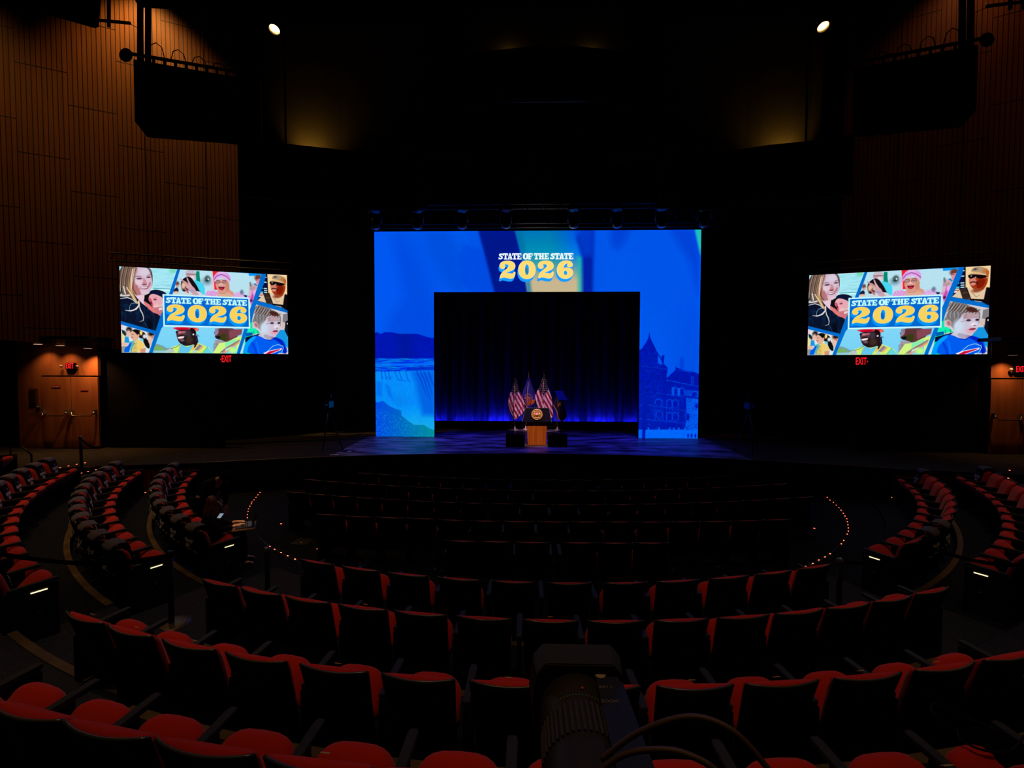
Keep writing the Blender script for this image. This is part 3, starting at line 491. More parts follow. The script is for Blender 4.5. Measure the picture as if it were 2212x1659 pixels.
OAK = noisy('lectern_wood', (.48, .11, .012), (.72, .21, .03), (22, 22, 1.1), .45, .4, 5, .36, .64)
CHROME = mat('chrome', (.7, .68, .65), .22, 1.); GOLD = mat('gold', (.95, .58, .22), .4, .25); GOLDP = mat('gold_paint', (.85, .55, .18), .5)
NAVY = mat('navy_board', (.004, .004, .02), .7, spec=.12); WHITE = mat('white_print', (.6, .6, .6), .6); WHITET = mat('white_tape', (.75, .75, .72), .6)
GREY = mat('grey_metal', (.18, .18, .19), .4, .6); COVER = mat('grey_seat_cover', (.12, .11, .14), .9, spec=.1); COVERB = mat('black_seat_cover', (.006, .006, .009), .9, spec=.1)
TAG = mat('brass_tag', (.95, .75, .4), .3, .2); LEDRED = mat('step_light', (.1, .01, .01), .5, emit=(1, .11, .05), es=5)
EXITL = mat('exit_letters', (.2, .0, .0), .5, emit=(1, .01, .02), es=1.1); AISLE = mat('aisle_lamp', (.5, .4, .2), .5, emit=(1, .82, .45), es=1.6)
SKIN = mat('skin', (.62, .33, .20), .55); HAIRB = noisy('red_brown_hair', (.06, .018, .006), (.16, .05, .015), (90, 90, 8), .5, .4, 3); HAIRD = mat('dark_hair', (.008, .006, .005), .95, spec=.05)
JACKET = mat('dark_jacket', (.012, .010, .012), .9, spec=.1); TROUS = mat('dark_trousers', (.006, .006, .008), .9, spec=.1)
# ---------------------------------------------------------------- mesh builder
class MB:
    def __init__(s): s.v, s.f = [], []
    def add(s, vs, fs):
        o = len(s.v); s.v += [tuple(v) for v in vs]; s.f += [tuple(i+o for i in f) for f in fs]; return s
    def box(s, c, d, rz=0, rx=0):
        m = Matrix.Rotation(rz, 3, 'Z') @ Matrix.Rotation(rx, 3, 'X'); vs = []
        for z in (-.5, .5):
            for x, y in ((-.5, -.5), (.5, -.5), (.5, .5), (-.5, .5)): vs.append(Vector(c)+m @ Vector((x*d[0], y*d[1], z*d[2])))
        return s.add(vs, [(3, 2, 1, 0), (4, 5, 6, 7), (0, 1, 5, 4), (1, 2, 6, 5), (2, 3, 7, 6), (3, 0, 4, 7)])
    def prism(s, pts, z0, z1):
        n = len(pts); a = sum(pts[i][0]*pts[(i+1) % n][1]-pts[(i+1) % n][0]*pts[i][1] for i in range(n))
        if a < 0: pts = pts[::-1]
        vs = [(x, y, z0) for x, y in pts]+[(x, y, z1) for x, y in pts]
        return s.add(vs, [tuple(range(n))[::-1], tuple(range(n, 2*n))]+[(i, (i+1) % n, n+(i+1) % n, n+i) for i in range(n)])
    def prismy(s, pts, y0, y1):
        n = len(pts); a = sum(pts[i][0]*pts[(i+1) % n][1]-pts[(i+1) % n][0]*pts[i][1] for i in range(n))
        if a > 0: pts = pts[::-1]
        vs = [(x, y0, z) for x, z in pts]+[(x, y1, z) for x, z in pts]
        return s.add(vs, [tuple(range(n))[::-1], tuple(range(n, 2*n))]+[(i, (i+1) % n, n+(i+1) % n, n+i) for i in range(n)])
    def tube(s, path, r, n=8, cap=True):
        P = [Vector(p) for p in path]; rs = r if isinstance(r, (list, tuple)) else [r]*len(P); vs = []
        ref = None
        for i, p in enumerate(P):
            t = (P[min(i+1, len(P)-1)]-P[max(i-1, 0)]).normalized()
            if ref is None: ref = t.orthogonal().normalized()
            ref = (ref-t*ref.dot(t)).normalized(); q = t.cross(ref)
            for k in range(n): a = 2*PI*k/n; vs.append(p+(ref*math.cos(a)+q*math.sin(a))*rs[i])
        fs = [(i*n+k, i*n+(k+1) % n, (i+1)*n+(k+1) % n, (i+1)*n+k) for i in range(len(P)-1) for k in range(n)]
        if cap: fs += [tuple(range(n))[::-1], tuple(range((len(P)-1)*n, len(P)*n))]
        return s.add(vs, fs)
    def lathe(s, prof, c=(0, 0, 0), n=24, axis='z', cap=True):
        vs = []
        for r, z in prof:
            for k in range(n):
                a = 2*PI*k/n; p = (r*math.cos(a), r*math.sin(a), z)
                if axis == 'y': p = (p[0], p[2], -p[1])
                if axis == 'x': p = (p[2], p[1], -p[0])
                vs.append((p[0]+c[0], p[1]+c[1], p[2]+c[2]))
        fs = [(i*n+k, i*n+(k+1) % n, (i+1)*n+(k+1) % n, (i+1)*n+k) for i in range(len(prof)-1) for k in range(n)]
        if cap: fs += [tuple(range(n))[::-1], tuple(range((len(prof)-1)*n, len(prof)*n))]
        return s.add(vs, fs)
    def grid(s, fn, nu, nv, flip=False):
        vs = [fn(i/nu, j/nv) for j in range(nv+1) for i in range(nu+1)]; w_ = nu+1
        fs = [(j*w_+i, j*w_+i+1, (j+1)*w_+i+1, (j+1)*w_+i) for j in range(nv) for i in range(nu)]
        if flip: fs = [f[::-1] for f in fs]
        return s.add(vs, fs)
    def blob(s, c, r, n=12, m=8, rz=0):
        prof = [(math.sin(PI*j/m), -math.cos(PI*j/m)) for j in range(m+1)]; o = len(s.v)
        s.lathe([(max(a, .001), b) for a, b in prof], n=n); R = Matrix.Rotation(rz, 3, 'Z')
        for i in range(o, len(s.v)): p = R @ Vector((s.v[i][0]*r[0], s.v[i][1]*r[1], s.v[i][2]*r[2])); s.v[i] = (p[0]+c[0], p[1]+c[1], p[2]+c[2])
        return s
    def mesh(s, name, m, smooth=False, bevel=0):
        me = bpy.data.meshes.new(name); me.from_pydata(s.v, [], s.f); me.validate()
        b = bmesh.new(); b.from_mesh(me); bmesh.ops.recalc_face_normals(b, faces=b.faces)
        if bevel:
            es = [e for e in b.edges if len(e.link_faces) == 2 and e.calc_face_angle(0) > .5]
            bmesh.ops.bevel(b, geom=es, offset=bevel, segments=2, affect='EDGES', clamp_overlap=True)
        b.to_mesh(me); b.free()
        if smooth: me.polygons.foreach_set('use_smooth', [True]*len(me.polygons))
        me.materials.append(m); return me
    def build(s, name, m, parent=None, smooth=False, bevel=0, kind=None, label=None):
        return put(name, s.mesh(name, m, smooth, bevel), parent, kind, label)
def put(name, me, parent=None, kind=None, label=None):
    o = bpy.data.objects.new(name, me); C.objects.link(o); o.parent = parent
    if kind: o['kind'] = kind
    if label: o['label'] = label
    return o
def empty(name, loc=(0, 0, 0), rz=0):
    o = bpy.data.objects.new(name, None); C.objects.link(o); o.location = loc; o.rotation_euler = (0, 0, rz); o.empty_display_size = .2; return o
def tag(o, label, cat, group=None):
    o['label'] = label; o['category'] = cat
    if group: o['group'] = group
    return o
KIDS = {}
def copy_tree(o, parent=None):
    c = o.copy(); C.objects.link(c); c.parent = parent
    if o.name not in KIDS: KIDS[o.name] = [k for k in o.children]
    for k in KIDS[o.name]: copy_tree(k, c)
    return c
def struct(mb, name, m, **k): return mb.build(name, m, None, kind='structure', **k)
def text_mesh(name, s, size, m, ext=.001, sx=1., bold=0):
    cu = bpy.data.curves.new('lettering', 'FONT'); cu.body = s; cu.size = size; cu.extrude = ext; cu.align_x = 'CENTER'; cu.align_y = 'CENTER'; cu.offset = bold; cu.resolution_u = 2
    o = bpy.data.objects.new('lettering', cu); C.objects.link(o); dg = bpy.context.evaluated_depsgraph_get()
    me = bpy.data.meshes.new_from_object(o.evaluated_get(dg)); bpy.data.objects.remove(o); me.materials.clear(); me.materials.append(m); me.name = name
    for v in me.vertices: v.co = (v.co.x*sx, -v.co.z, v.co.y)
    return me
def ray(x, y): return fwd*F+r2*(x-1106)-u2*(y-829.5)
def atY(x, y, Y): d = ray(x, y); return CAM+d*(Y/d.y)
def atZ(x, y, z): d = ray(x, y); return CAM+d*((z-CAM.z)/d.z)
YC = 15.5845
def pol(R, t, z=0): t = math.radians(t); return Vector((R*math.sin(t), YC-R*math.cos(t), z))
# ---------------------------------------------------------------- the room
def ring(R0, R1, t0, t1, z0, z1, n=48):
    pts = [tuple(pol(R0, t0+(t1-t0)*i/n)[:2]) for i in range(n+1)]+[tuple(pol(R1, t1-(t1-t0)*i/n)[:2]) for i in range(n+1)]
    m = MB(); n2 = n+1; vs = [(x, y, z0) for x, y in pts]+[(x, y, z1) for x, y in pts]; N = len(pts)
    fs = [(i, (i+1) % N, N+(i+1) % N, N+i) for i in range(N)]
    for i in range(n): fs += [(N+i, N+i+1, N+N-2-i, N+N-1-i), (i, i+1, N-2-i, N-1-i)]
    return m.add(vs, fs)
struct(MB().prism([(-22, -6), (22, -6), (22, 24), (-22, 24)], -.2, .13), 'floor', CARPET)
TERR = [('floor_lower_terrace', 9.35, 10.40, .215), ('floor_second_terrace', 10.40, 11.55, .39), ('floor_third_terrace', 11.55, 12.73, .60), ('floor_upper_terrace', 12.73, 14.2, .97), ('floor_rear_terrace', 14.2, 15.2, 1.4), ('floor_camera_terrace', 15.2, 19.5, 1.9)]
for n, a, b, z in TERR: struct(ring(a, b, -68, 68, .10, z), n, CARPET)
# aisle carpets and half steps between the centre block and the side blocks
k_ = 0
for sg in (-1, 1):
    for a, b, z, t0, t1 in ((12.45, 12.73, .785, 17.8, 28.2), (12.73, 14.2, .98, 16.4, 28), (14.0, 14.2, 1.19, 16, 28), (11.56, 12.45, .606, 20.9, 28.6), (10.41, 11.55, .396, 22, 28.8), (9.36, 10.4, .221, 21, 29.5)):
        k_ += 1; struct(ring(a, b, sg*t0, sg*t1, z-.05, z, 10), 'floor_aisle_%d' % k_, CARPET2)
# brown nosing strips on the terrace edges
for R, z, t0, t1 in ((12.73, .97, -15.6, 15.6), (11.55, .60, -62, -29), (11.55, .60, -21, 21), (11.55, .60, 30, 62), (10.42, .39, -62, -22.5), (10.42, .39, -21, 21), (10.42, .39, 22.5, 62), (12.73, .97, -62, -27.4), (12.73, .97, 27.4, 62), (12.45, .785, -28, -17.8), (12.45, .785, 17.8, 28)):
    o = ring(R-.012, R+.065, t0, t1, z-.03, z+.012, 40).build('step_nosing', NOSE)
    where = 'aisle half step' if R == 12.45 else {12.73: 'upper terrace', 11.55: 'third terrace', 10.42: 'second terrace'}[R]
    tag(o, 'curved brown nosing strip on the %s edge, %s' % (where, 'left of the centre block' if t1 < 0 else 'right of the centre block' if t0 > 0 else 'along the centre block'), 'step edge', 'brown step nosings')
# stage deck (apron edge bows away from the seats)
edge = [(x, 13.72-.0205*x*x+.00004*abs(x)**3) for x in np.linspace(-9.19, 9.21, 41)]
deck = edge+[(11.5, 11.5), (12.9, 10.95), (19, 9.2), (21, 22), (-21, 22), (-19, 9.2), (-12.9, 10.9), (-11.46, 11.43)]
struct(MB().prism([p for p in deck], .5, 1.0), 'floor_stage', DECK)
inner = [(-9.19, 11.99)]+[(-11.4, 11.52), (-12.9, 10.98), (-18.9, 9.3), (-18.9, 17), (-6.3, 17), (-6.1, 13.02), (-7.6, 12.62)]  # inner edge reaches in so the dark colour follows the deck light's fade
struct(MB().prism(inner, .99, 1.004), 'floor_side_stage_left', SIDEDECK); struct(MB().prism([(-x, y+.03) for x, y in inner], .99, 1.004), 'floor_side_stage_right', SIDEDECK)
m = MB()
for (a, b), (c, d) in zip(edge, edge[1:]): m.add([(a, b, .1), (c, d, .1), (c, d, .985), (a, b, .985), (a, b+.04, .1), (c, d+.04, .1), (c, d+.04, .985), (a, b+.04, .985)], [(0, 1, 2, 3), (4, 7, 6, 5), (3, 2, 6, 7), (0, 4, 5, 1)])
struct(m, 'trim_stage_front', BLKC)
m = MB(); m.tube([(a, b-.01, 1.0) for a, b in edge], .012, 6); struct(m, 'trim_stage_edge', mat('worn_edge', (.16, .16, .17), .45))
for sg in (-1, 1):     # slatted fascia under the side aprons
    P = [Vector((sg*9.19, 11.9)), Vector((sg*11.5, 11.42))]; d = P[1]-P[0]; L = d.length
    o = MB().box((L/2, 0, .47), (L, .05, .74)).build('trim_fascia_left' if sg < 0 else 'trim_fascia_right', WOODF); o['kind'] = 'structure'
    o.location = (P[0].x, P[0].y, .1); o.rotation_euler.z = math.atan2(d.y, d.x)
    o = MB().box((L/2, 0, .09), (L+.1, .07, .12)).build('trim_apron_left' if sg < 0 else 'trim_apron_right', BLK); o['kind'] = 'structure'
    o.location = (P[0].x, P[0].y, .87); o.rotation_euler.z = math.atan2(d.y, d.x)
    # steps from the seating up to the side stage
    t0, t1 = (-69.3, -66) if sg < 0 else (66, 69.3)
    struct(ring(11.55, 12.9, t0, t1, .5, .86, 4), 'floor_step_left' if sg < 0 else 'floor_step_right', CARPET)
# slatted side walls
def wall(name, A, ang, x0, x1, zb0, zb1, z1, m):
    o = MB().prismy([(x0, zb0), (x1, zb1), (x1, z1), (x0, z1)], 0, .25).build(name, m); o['kind'] = 'structure'; o.location = A; o.rotation_euler.z = ang; return o
AW = math.radians(26.6)
wall('wall_left', (-14.0, 13.95, 0), AW, -6.5, 4.02, 4.75, 3.9, 19, WOOD)
wall('wall_right', (14.4, 14.15, 0), PI-AW, -6.5, 4.35, 4.75, 3.9, 19, WOOD).scale.y = -1
struct(MB().box((-17.9, 12.4, 2.9), (2.75, .2, 3.9), rz=.35), 'wall_left_lower', mat('dark_wood', (.07, .02, .01), .6))
struct(MB().box((18.2, 12.7, 2.9), (2.75, .2, 3.9), rz=-.35), 'wall_right_lower', mat('dark_wood_2', (.06, .018, .01), .6))
struct(MB().box((-14.3, 16.6, 9.0), (6.8, .2, 20), rz=.45), 'wall_left_back', BLK); struct(MB().box((14.6, 16.8, 9.0), (6.8, .2, 20), rz=-.45), 'wall_right_back', BLK)
struct(MB().box((-10.5, 18.2, 10), (9.2, .2, 18.4)), 'wall_stage_left', BLKC); struct(MB().box((10.6, 18.2, 10), (9.2, .2, 18.4)), 'wall_stage_right', BLKC)
struct(MB().box((0, 21.6, 10), (42, .2, 19)), 'wall_back', BLKC)
struct(MB().box((0, 17.6, 14.2), (13, .2, 10.6)), 'wall_proscenium', BLKC)
struct(MB().box((0, 9, 19.1), (44, 30, .2)), 'ceiling', BLK)
struct(MB().box((0, -5.9, 9), (44, .2, 20)), 'wall_rear', BLK)
struct(MB().box((-20.9, 8, 9), (.2, 28, 20)), 'wall_far_left', BLK); struct(MB().box((20.9, 8, 9), (.2, 28, 20)), 'wall_far_right', BLK)
# doors in the side walls
def doors(sg, Y, xs, n):
    # xs: outer edge, leaf seam, mid seam, inner edge
    x0, xa, xb, x1 = xs; zt = 3.30
    struct(MB().box(((x0+xa)/2, Y+.03, 2.7), (abs(xa-x0), .1, 3.4)), 'wall_%s_panel' % n, DOORW)
    struct(MB().box(((xa+x1)/2, Y+.03, 3.95), (abs(x1-xa), .1, 1.24)), 'wall_%s_transom' % n, DOORW)
    struct(MB().box(((x0+x1)/2, Y-.1, 4.48), (abs(x1-x0)+.6, .95, .1)), 'ceiling_%s_soffit' % n, BLK)
    for i, (a, b) in enumerate(((xa, xb), (xb, x1))):
        g = .012*(1 if b > a else -1)
        d = MB().box(((a+b)/2, Y, (zt+1.02)/2), (abs(b-a)-.024, .06, zt-1.04)).build('door_%d' % (1+i+(2 if sg > 0 else 0)), DOORW); d['kind'] = 'structure'
        w_ = abs(b-a); c = (a+b)/2
        bar = MB().tube([(c-w_*.40, Y-.04, 2.20), (c-w_*.40, Y-.13, 2.16), (c-w_*.34, Y-.15, 2.06), (c+w_*.34, Y-.15, 2.06), (c+w_*.40, Y-.13, 2.16), (c+w_*.40, Y-.04, 2.20)], .017, 8).build('push_bar', CHROME, d, True)
        for s_ in (-1, 1): MB().box((c+s_*w_*.41, Y-.07, 2.18), (.07, .08, .16)).build('bar_bracket', GREY, bar, bevel=.01)
        if i == 0 or sg < 0: 
            pl = MB().box((c, Y-.035, 2.98-(.12 if i else 0)), (.30 if i == 0 else .24, .012, .09 if i == 0 else .035)).build('sign_plate', mat('red_plate', (.25, .02, .03), .5), d)
            if i == 0:
                t = put('lettering', text_mesh('lettering', 'EXIT ONLY', .05, WHITE, .0005), pl); t.location = (c, Y-.043, 2.98)
    for k in range(3):
        p = atY((82, 130, 190)[k], (744, 747, 753)[k], Y-.35) if sg < 0 else Vector((x0*.9+x1*.1-(x0-x1)*k*.4, Y-.35, 4.2-.1*k))
        L = MB().lathe([(.10, 0), (.10, .006), (.08, .01)], (0, 0, 0), 20).build('soffit_downlight', mat('downlight_glass%d%d' % (k, sg), (.8, .7, .6), .4, emit=(1, .55, .35), es=(.9, .8, .35)[k]*(1 if sg < 0 else .3)), None, True)
        L.location = (p.x, p.y, p.z); tag(L, 'small round recessed downlight over the %s doors, %s of three' % ('left' if sg < 0 else 'right', ('leftmost', 'middle', 'rightmost')[k if sg < 0 else 2-k]), 'light', 'downlights over the side doors')
        light('SPOT', (p.x, p.y-.05, p.z-.03), (34, 44, 150)[k]*(1 if sg < 0 else .4), (1, .43, .15), (p.x-sg*-.12*(k == 2), Y+.1, 1.2), .03, 110, 1, parent=None, name='downlight_beam')
doors(-1, 13.95, (-16.5, -15.72, -14.76, -13.87), 'left'); doors(1, 14.2, (16.6, 15.7, 14.72, 13.78), 'right')
# black masking beside the doors
struct(MB().box((-11.9, 14.2, 2.5), (3.75, .12, 3.06)), 'trim_masking_left', BLKC); struct(MB().box((11.9, 14.45, 2.5), (3.6, .12, 3.06)), 'trim_masking_right', BLKC)
r_ = MB().box((-15.98, 13.92, 2.66), (.30, .02, .52)).build('intercom_frame', mat('wall_plate', (.12, .035, .015), .5)); tag(r_, 'framed call panel on the wooden wall left of the left doors', 'panel')
MB().box((-15.98, 13.90, 2.66), (.17, .02, .42)).build('grille', mat('plate_dark', (.03, .02, .012), .4), r_)
r_ = MB().box((-15.82, 13.90, 2.34), (.13, .04, .11)).build('light_switch', GREY, bevel=.008); tag(r_, 'small dark switch plate under the call panel by the left doors', 'switch')
MB().box((-15.82, 13.875, 2.34), (.07, .012, .02)).build('rocker', WHITE, r_)
# exit signs
def exit_sign(p, s, label, heads, rz=0, arrow=0):
    e = tag(empty('exit_sign', p, rz), label, 'exit sign', 'red exit signs')
    MB().box((0, 0, 0), (s*2.5, .07, s*1.6)).build('housing', BLKM, e, bevel=.02)
    t = put('lettering', text_mesh('lettering', 'EXIT', s*1.75, EXITL, .002, .52, .02*s), e, label='glowing red letters'); t.location = (0, -.04, 0)
    if arrow: a = MB().prismy([(arrow*s*1.2, 0), (arrow*s*1.0, s*.18), (arrow*s*1.0, -s*.18)], -.042, -.038).build('arrow', EXITL, e)
    if heads:
        for q in (-1, 1): MB().blob((q*s*1.95, -.05, 0), (s*.3, s*.3, s*.3)).build('lamp_head', mat('lamp_head_grey', (.3, .27, .25), .4), e, True)
p = atY(153, 791, 13.88); exit_sign(p, .135, 'lit exit sign with two lamp heads above the left doors', True)
p = atY(2202, 798, 14.13); exit_sign(p, .15, 'lit exit sign above the right doors at the frame edge', True)
p = atY(491, 776, 14.09); exit_sign(p, .17, 'lit exit sign under the left video screen', False, 0, -1)
p = atY(1858, 781, 14.34); exit_sign(p, .18, 'lit exit sign under the right video screen', False, 0, 1)
# ---------------------------------------------------------------- LED displays
def lin(c): c = c/255.; return np.where(c <= .04045, c/12.92, ((c+.055)/1.055)**2.4)
def picture_mesh(name, xs, zs, pos, colour, m, keep=None):
    """flat display surface in the local xz plane, one colour per vertex"""
    X, Z = np.meshgrid(xs, zs); n, k = len(xs), len(zs)
    me = bpy.data.meshes.new(name); co = np.zeros((n*k, 3)); co[:, 0] = X.ravel(); co[:, 2] = Z.ravel()
    i, j = np.meshgrid(np.arange(n-1), np.arange(k-1)); a = (j*n+i).ravel()
    q = np.stack([a, a+1, a+n+1, a+n], 1)
    if keep is not None: q = q[keep(co[a, 0], co[a, 2])]
    me.vertices.add(n*k); me.vertices.foreach_set('co', co.ravel()); me.loops.add(len(q)*4); me.loops.foreach_set('vertex_index', q.ravel())
    me.polygons.add(len(q)); me.polygons.foreach_set('loop_start', np.arange(len(q))*4); me.polygons.foreach_set('loop_total', np.full(len(q), 4)); me.update()
    px_, py_ = pos(co[:, 0], co[:, 2]); c = np.ones((n*k, 4)); c[:, :3] = lin(colour(px_, py_))
    at = me.color_attributes.new('colour', 'FLOAT_COLOR', 'POINT'); at.data.foreach_set('color', c.ravel()); me.materials.append(m); return me
LEDM = vcol('led_picture', True, .5, 1.0)
W2, H2 = 2.6775*16/9/2, 2.6775
fS = homog([(-W2, H2), (W2, H2), (-W2, 0), (W2, 0)], [(257.7, 572.8), (619.2, 595), (263.2, 760.5), (620.8, 765.3)])
side_me = picture_mesh('display', np.linspace(-W2, W2, 481), np.linspace(0, H2, 271), fS, side_picture, LEDM)
cab = MB().box((0, .09, H2/2), (2*W2+.04, .17, H2+.04)).mesh('cabinet', BLK)
rail = MB()
for z in (H2+.18, H2+.42): rail.tube([(-W2-.35, .1, z), (W2+.1, .1, z)], .025, 6)
for i in range(16): x = -W2-.3+(2*W2+.35)*i/15; rail.tube([(x, .1, H2+.18), (x+.15, .1, H2+.42)], .012, 5)
for x in (-W2*.7, 0, W2*.7): rail.tube([(x, .1, H2), (x, .1, 17)], .012, 5)
rail = rail.mesh('hanging_truss', BLKM)
for (x, y, a, n) in ((-10.75, 14.57, .3003, 'left'), (11.435, 14.925, -.2898, 'right')):
    e = tag(empty('video_screen', (x, y, 4.057), a), 'large %s side video screen showing a photo collage around STATE OF THE STATE 2026' % n, 'screen', 'side video screens')
    put('display', side_me, e, label='bright collage picture'); put('cabinet', cab, e); put('hanging_truss', rail, e)
XL0, XL1, ZL0, ZL1 = -6.015, 6.03, 1.0, 8.66; OX0, OX1, OZ = -3.79, 3.845, 6.42
fL = homog([(XL0, ZL1), (XL1, ZL1), (XL0, ZL0), (XL1, ZL0)], [(809.5, 499.5), (1514.5, 498), (811, 943), (1507.5, 946.5)])
gx = np.concatenate([np.linspace(XL0, OX0, 135)[:-1], np.linspace(OX0, -1.5, 110)[:-1], np.linspace(-1.5, 1.5, 400)[:-1], np.linspace(1.5, OX1, 110)[:-1], np.linspace(OX1, XL1, 135)])
gz = np.concatenate([np.linspace(ZL0, OZ, 330)[:-1], np.linspace(OZ, 6.75, 30)[:-1], np.linspace(6.75, 7.95, 160)[:-1], np.linspace(7.95, ZL1, 40)])
e = tag(empty('stage_led_wall', (0, 16.9, 0)), 'huge blue arch-shaped LED wall with STATE OF THE STATE 2026 lettering, standing on stage', 'screen')
put('display', picture_mesh('display', gx, gz, fL, stage_picture, LEDM, lambda x, z: ~((x > OX0-1e-6) & (x < OX1-1e-6) & (z < OZ-1e-6))), e, label='blue picture with waterfall and capitol building')
m = MB().box(((XL0+OX0)/2, .09, (ZL0+ZL1)/2), (OX0-XL0, .17, ZL1-ZL0)).box(((XL1+OX1)/2, .09, (ZL0+ZL1)/2), (XL1-OX1, .17, ZL1-ZL0)).box(((OX0+OX1)/2, .09, (ZL1+OZ)/2), (OX1-OX0, .17, ZL1-OZ))
m.build('cabinet', BLK, e)
# ---------------------------------------------------------------- back of the stage
cur = MB().grid(lambda u, v: (-8+16*u, 19.9+.07*math.sin(u*260)+.03*math.sin(u*97+1)+.05*v, 1.02+8.6*v), 700, 6, True).build('stage_curtain', noisy('curtain_cloth', (.010, .010, .02), (.03, .03, .05), (14, 1, .15), .9, .1, 2), None, True)
tag(cur, 'tall dark pleated curtain across the back of the stage, lit blue along its foot', 'curtain')
g = tag(empty('ground_row', (0, 19.15, 1)), 'low black masking strip standing in front of the blue-lit curtain', 'masking')
MB().box((0, 0, .17), (13, .05, .34)).build('fascia', BLKC, g)
m = MB()
for i in range(11): m.box((-5.9+i*1.18, .25, .08), (.9, .16, .14), rx=.3)
m.build('batten_light', BLKM, g)
for i in range(9): light('AREA', (-6+i*1.5, 19.66, 1.2), (30, 36, 22, 40, 28, 24, 34, 26, 34)[i]*1.8, (.012, .015, 1), (-6+i*1.5, 19.95, 1.3), 1.1, sy_=.04, name='cyc_beam')
# overhead truss with moving lights
t = tag(empty('lighting_truss', (0, 15.6, 8.75)), 'black box truss hanging above the top edge of the stage LED wall', 'truss')
m = MB()
for z in (-.30, .34):
    for y in (-.22, .22): m.tube([(-5.8, y, z), (6.2, y, z)], .026, 8)
m.build('chord', mat('truss_metal', (.10, .10, .11), .4, .6), t)
m = MB()
for i in range(40):
    x = -5.8+.3*i; m.tube([(x, -.22, -.3 if i % 2 else .34), (x+.3, -.22, .34 if i % 2 else -.3)], .012, 5)
    if i % 4 == 0: m.tube([(x, -.22, .34), (x, .22, .34)], .012, 5)
m.build('lacing', BLKM, t)
m = MB()
for x in (-4, 0, 4): m.tube([(x, 0, .34), (x, 0, 9)], .01, 5)
m.build('hanging_cable', BLK, t)
f0 = empty('moving_light'); 
MB().box((0, 0, .20), (.34, .30, .14)).build('base', BLKM, f0, bevel=.02)
yk = MB(); yk.tube([(-.17, 0, .14), (-.20, 0, .02), (-.20, 0, -.22)], .028, 8).tube([(.17, 0, .14), (.20, 0, .02), (.20, 0, -.22)], .028, 8); yk.tube([(-.17, -.16, .14), (.17, -.16, .14)], .02, 6)
yk.build('yoke', GREY, f0, True)
hd = MB().lathe([(.09, .16), (.15, .08), (.16, -.1), (.15, -.2)], (0, -.02, -.22), 20).build('lamp_head', BLKM, f0, True)
MB().lathe([(.13, 0), (.10, -.03), (.02, -.045)], (0, -.02, -.42), 20).build('lens', mat('lens_glass', (.5, .5, .55), .12, spec=.9), hd, True)
names = ('leftmost', 'second from left', 'third from left', 'fourth from left', 'fourth from right', 'third from right', 'second from right', 'rightmost')
for i, x in enumerate((-5.47, -4.03, -2.52, -1.05, 1.23, 2.67, 4.14, 5.53)):
    f = f0 if i == 0 else copy_tree(f0); f.location = (x, 15.34, 8.72); f.rotation_euler = (0, 0, .5 if x < 0 else -.5)
    tag(f, 'moving stage light hung on the truss over the LED wall, %s of eight' % names[i], 'stage light', 'moving lights on the truss')
light('SPOT', (0, 12.5, 6.2), 26, (1, .9, .85), (0, 15.5, 8.6), .05, 26, .8, name='truss_spot')  # bare spot without a fixture, lightens the truss
# ---------------------------------------------------------------- lectern, prompters, flags
L = tag(empty('lectern', (.02, 15.17, 1.0)), 'wooden lectern with navy top board and round gold seal at centre stage', 'lectern')
MB().add([(-.305, 0, 0), (.305, 0, 0), (.27, .5, 0), (-.27, .5, 0), (-.345, -.02, .8), (.345, -.02, .8), (.31, .5, .8), (-.31, .5, .8)], [(3, 2, 1, 0), (4, 5, 6, 7), (0, 1, 5, 4), (1, 2, 6, 5), (2, 3, 7, 6), (3, 0, 4, 7)]).build('body', OAK, L, bevel=.012)
MB().box((0, .24, .012), (.66, .56, .024)).build('plinth', mat('plinth_wood', (.18, .05, .015), .5), L)
MB().add([(-.49, -.10, .80), (.49, -.10, .80), (.45, .55, .80), (-.45, .55, .80), (-.385, .02, 1.255), (.395, .02, 1.255), (.36, .52, 1.12), (-.36, .52, 1.12)], [(3, 2, 1, 0), (4, 5, 6, 7), (0, 1, 5, 4), (1, 2, 6, 5), (2, 3, 7, 6), (3, 0, 4, 7)]).build('top_board', NAVY, L, bevel=.008)
tr = MB().tube([(-.49, -.105, .805), (-.387, .015, 1.258), (.397, .015, 1.258), (.49, -.105, .805)], .006, 6).build('edge_trim', mat('steel_trim', (.5, .5, .6), .3, .5), L)
s = empty('seal'); s.parent = L; s.location = (0, -.052, 1.045); s.rotation_euler.x = -.262
MB().lathe([(.185, 0), (.185, -.012), (.17, -.016), (.001, -.016)], n=48, axis='y').build('disc', mat('seal_ground', (.45, .22, .05), .5, .2), s, True)
sm = MB().lathe([(.150, .012), (.152, .024), (.168, .028), (.188, .022), (.190, .0)], n=48, axis='y', cap=False)
sm2 = MB(); sm2.v = [(x, -y, z) for x, y, z in sm.v]; sm2.f = sm.f; sm2.build('rim', GOLD, s, True)
m = MB()
def relief(pts, d=.03): m.prismy(pts, -d, -.012)
relief([(-.05, .06), (.05, .06), (.06, -.02), (.0, -.09), (-.06, -.02)], .034)
for q in (-1, 1):
    relief([(q*.065, .07), (q*.10, .075), (q*.115, .0), (q*.12, -.08), (q*.075, -.08), (q*.07, 0)], .034); m.blob((q*.083, -.03, .092), (.016, .012, .02), 10, 6); m.tube([(q*.1, -.03, .06), (q*.125, -.03, .10)], .007, 6)
    relief([(q*.012, .085), (q*.06, .105), (q*.07, .085), (q*.02, .065)], .032)
m.blob((0, -.03, .10), (.018, .012, .026), 10, 6)
m.tube([(-.12, -.026, -.085), (-.06, -.026, -.115), (0, -.026, -.122), (.06, -.026, -.115), (.12, -.026, -.085)], .014, 6)
for q in range(7): m.box((-.045+q*.015, -.036, -.01), (.006, .008, .07))
m.build('relief_figures', GOLD, s, True)
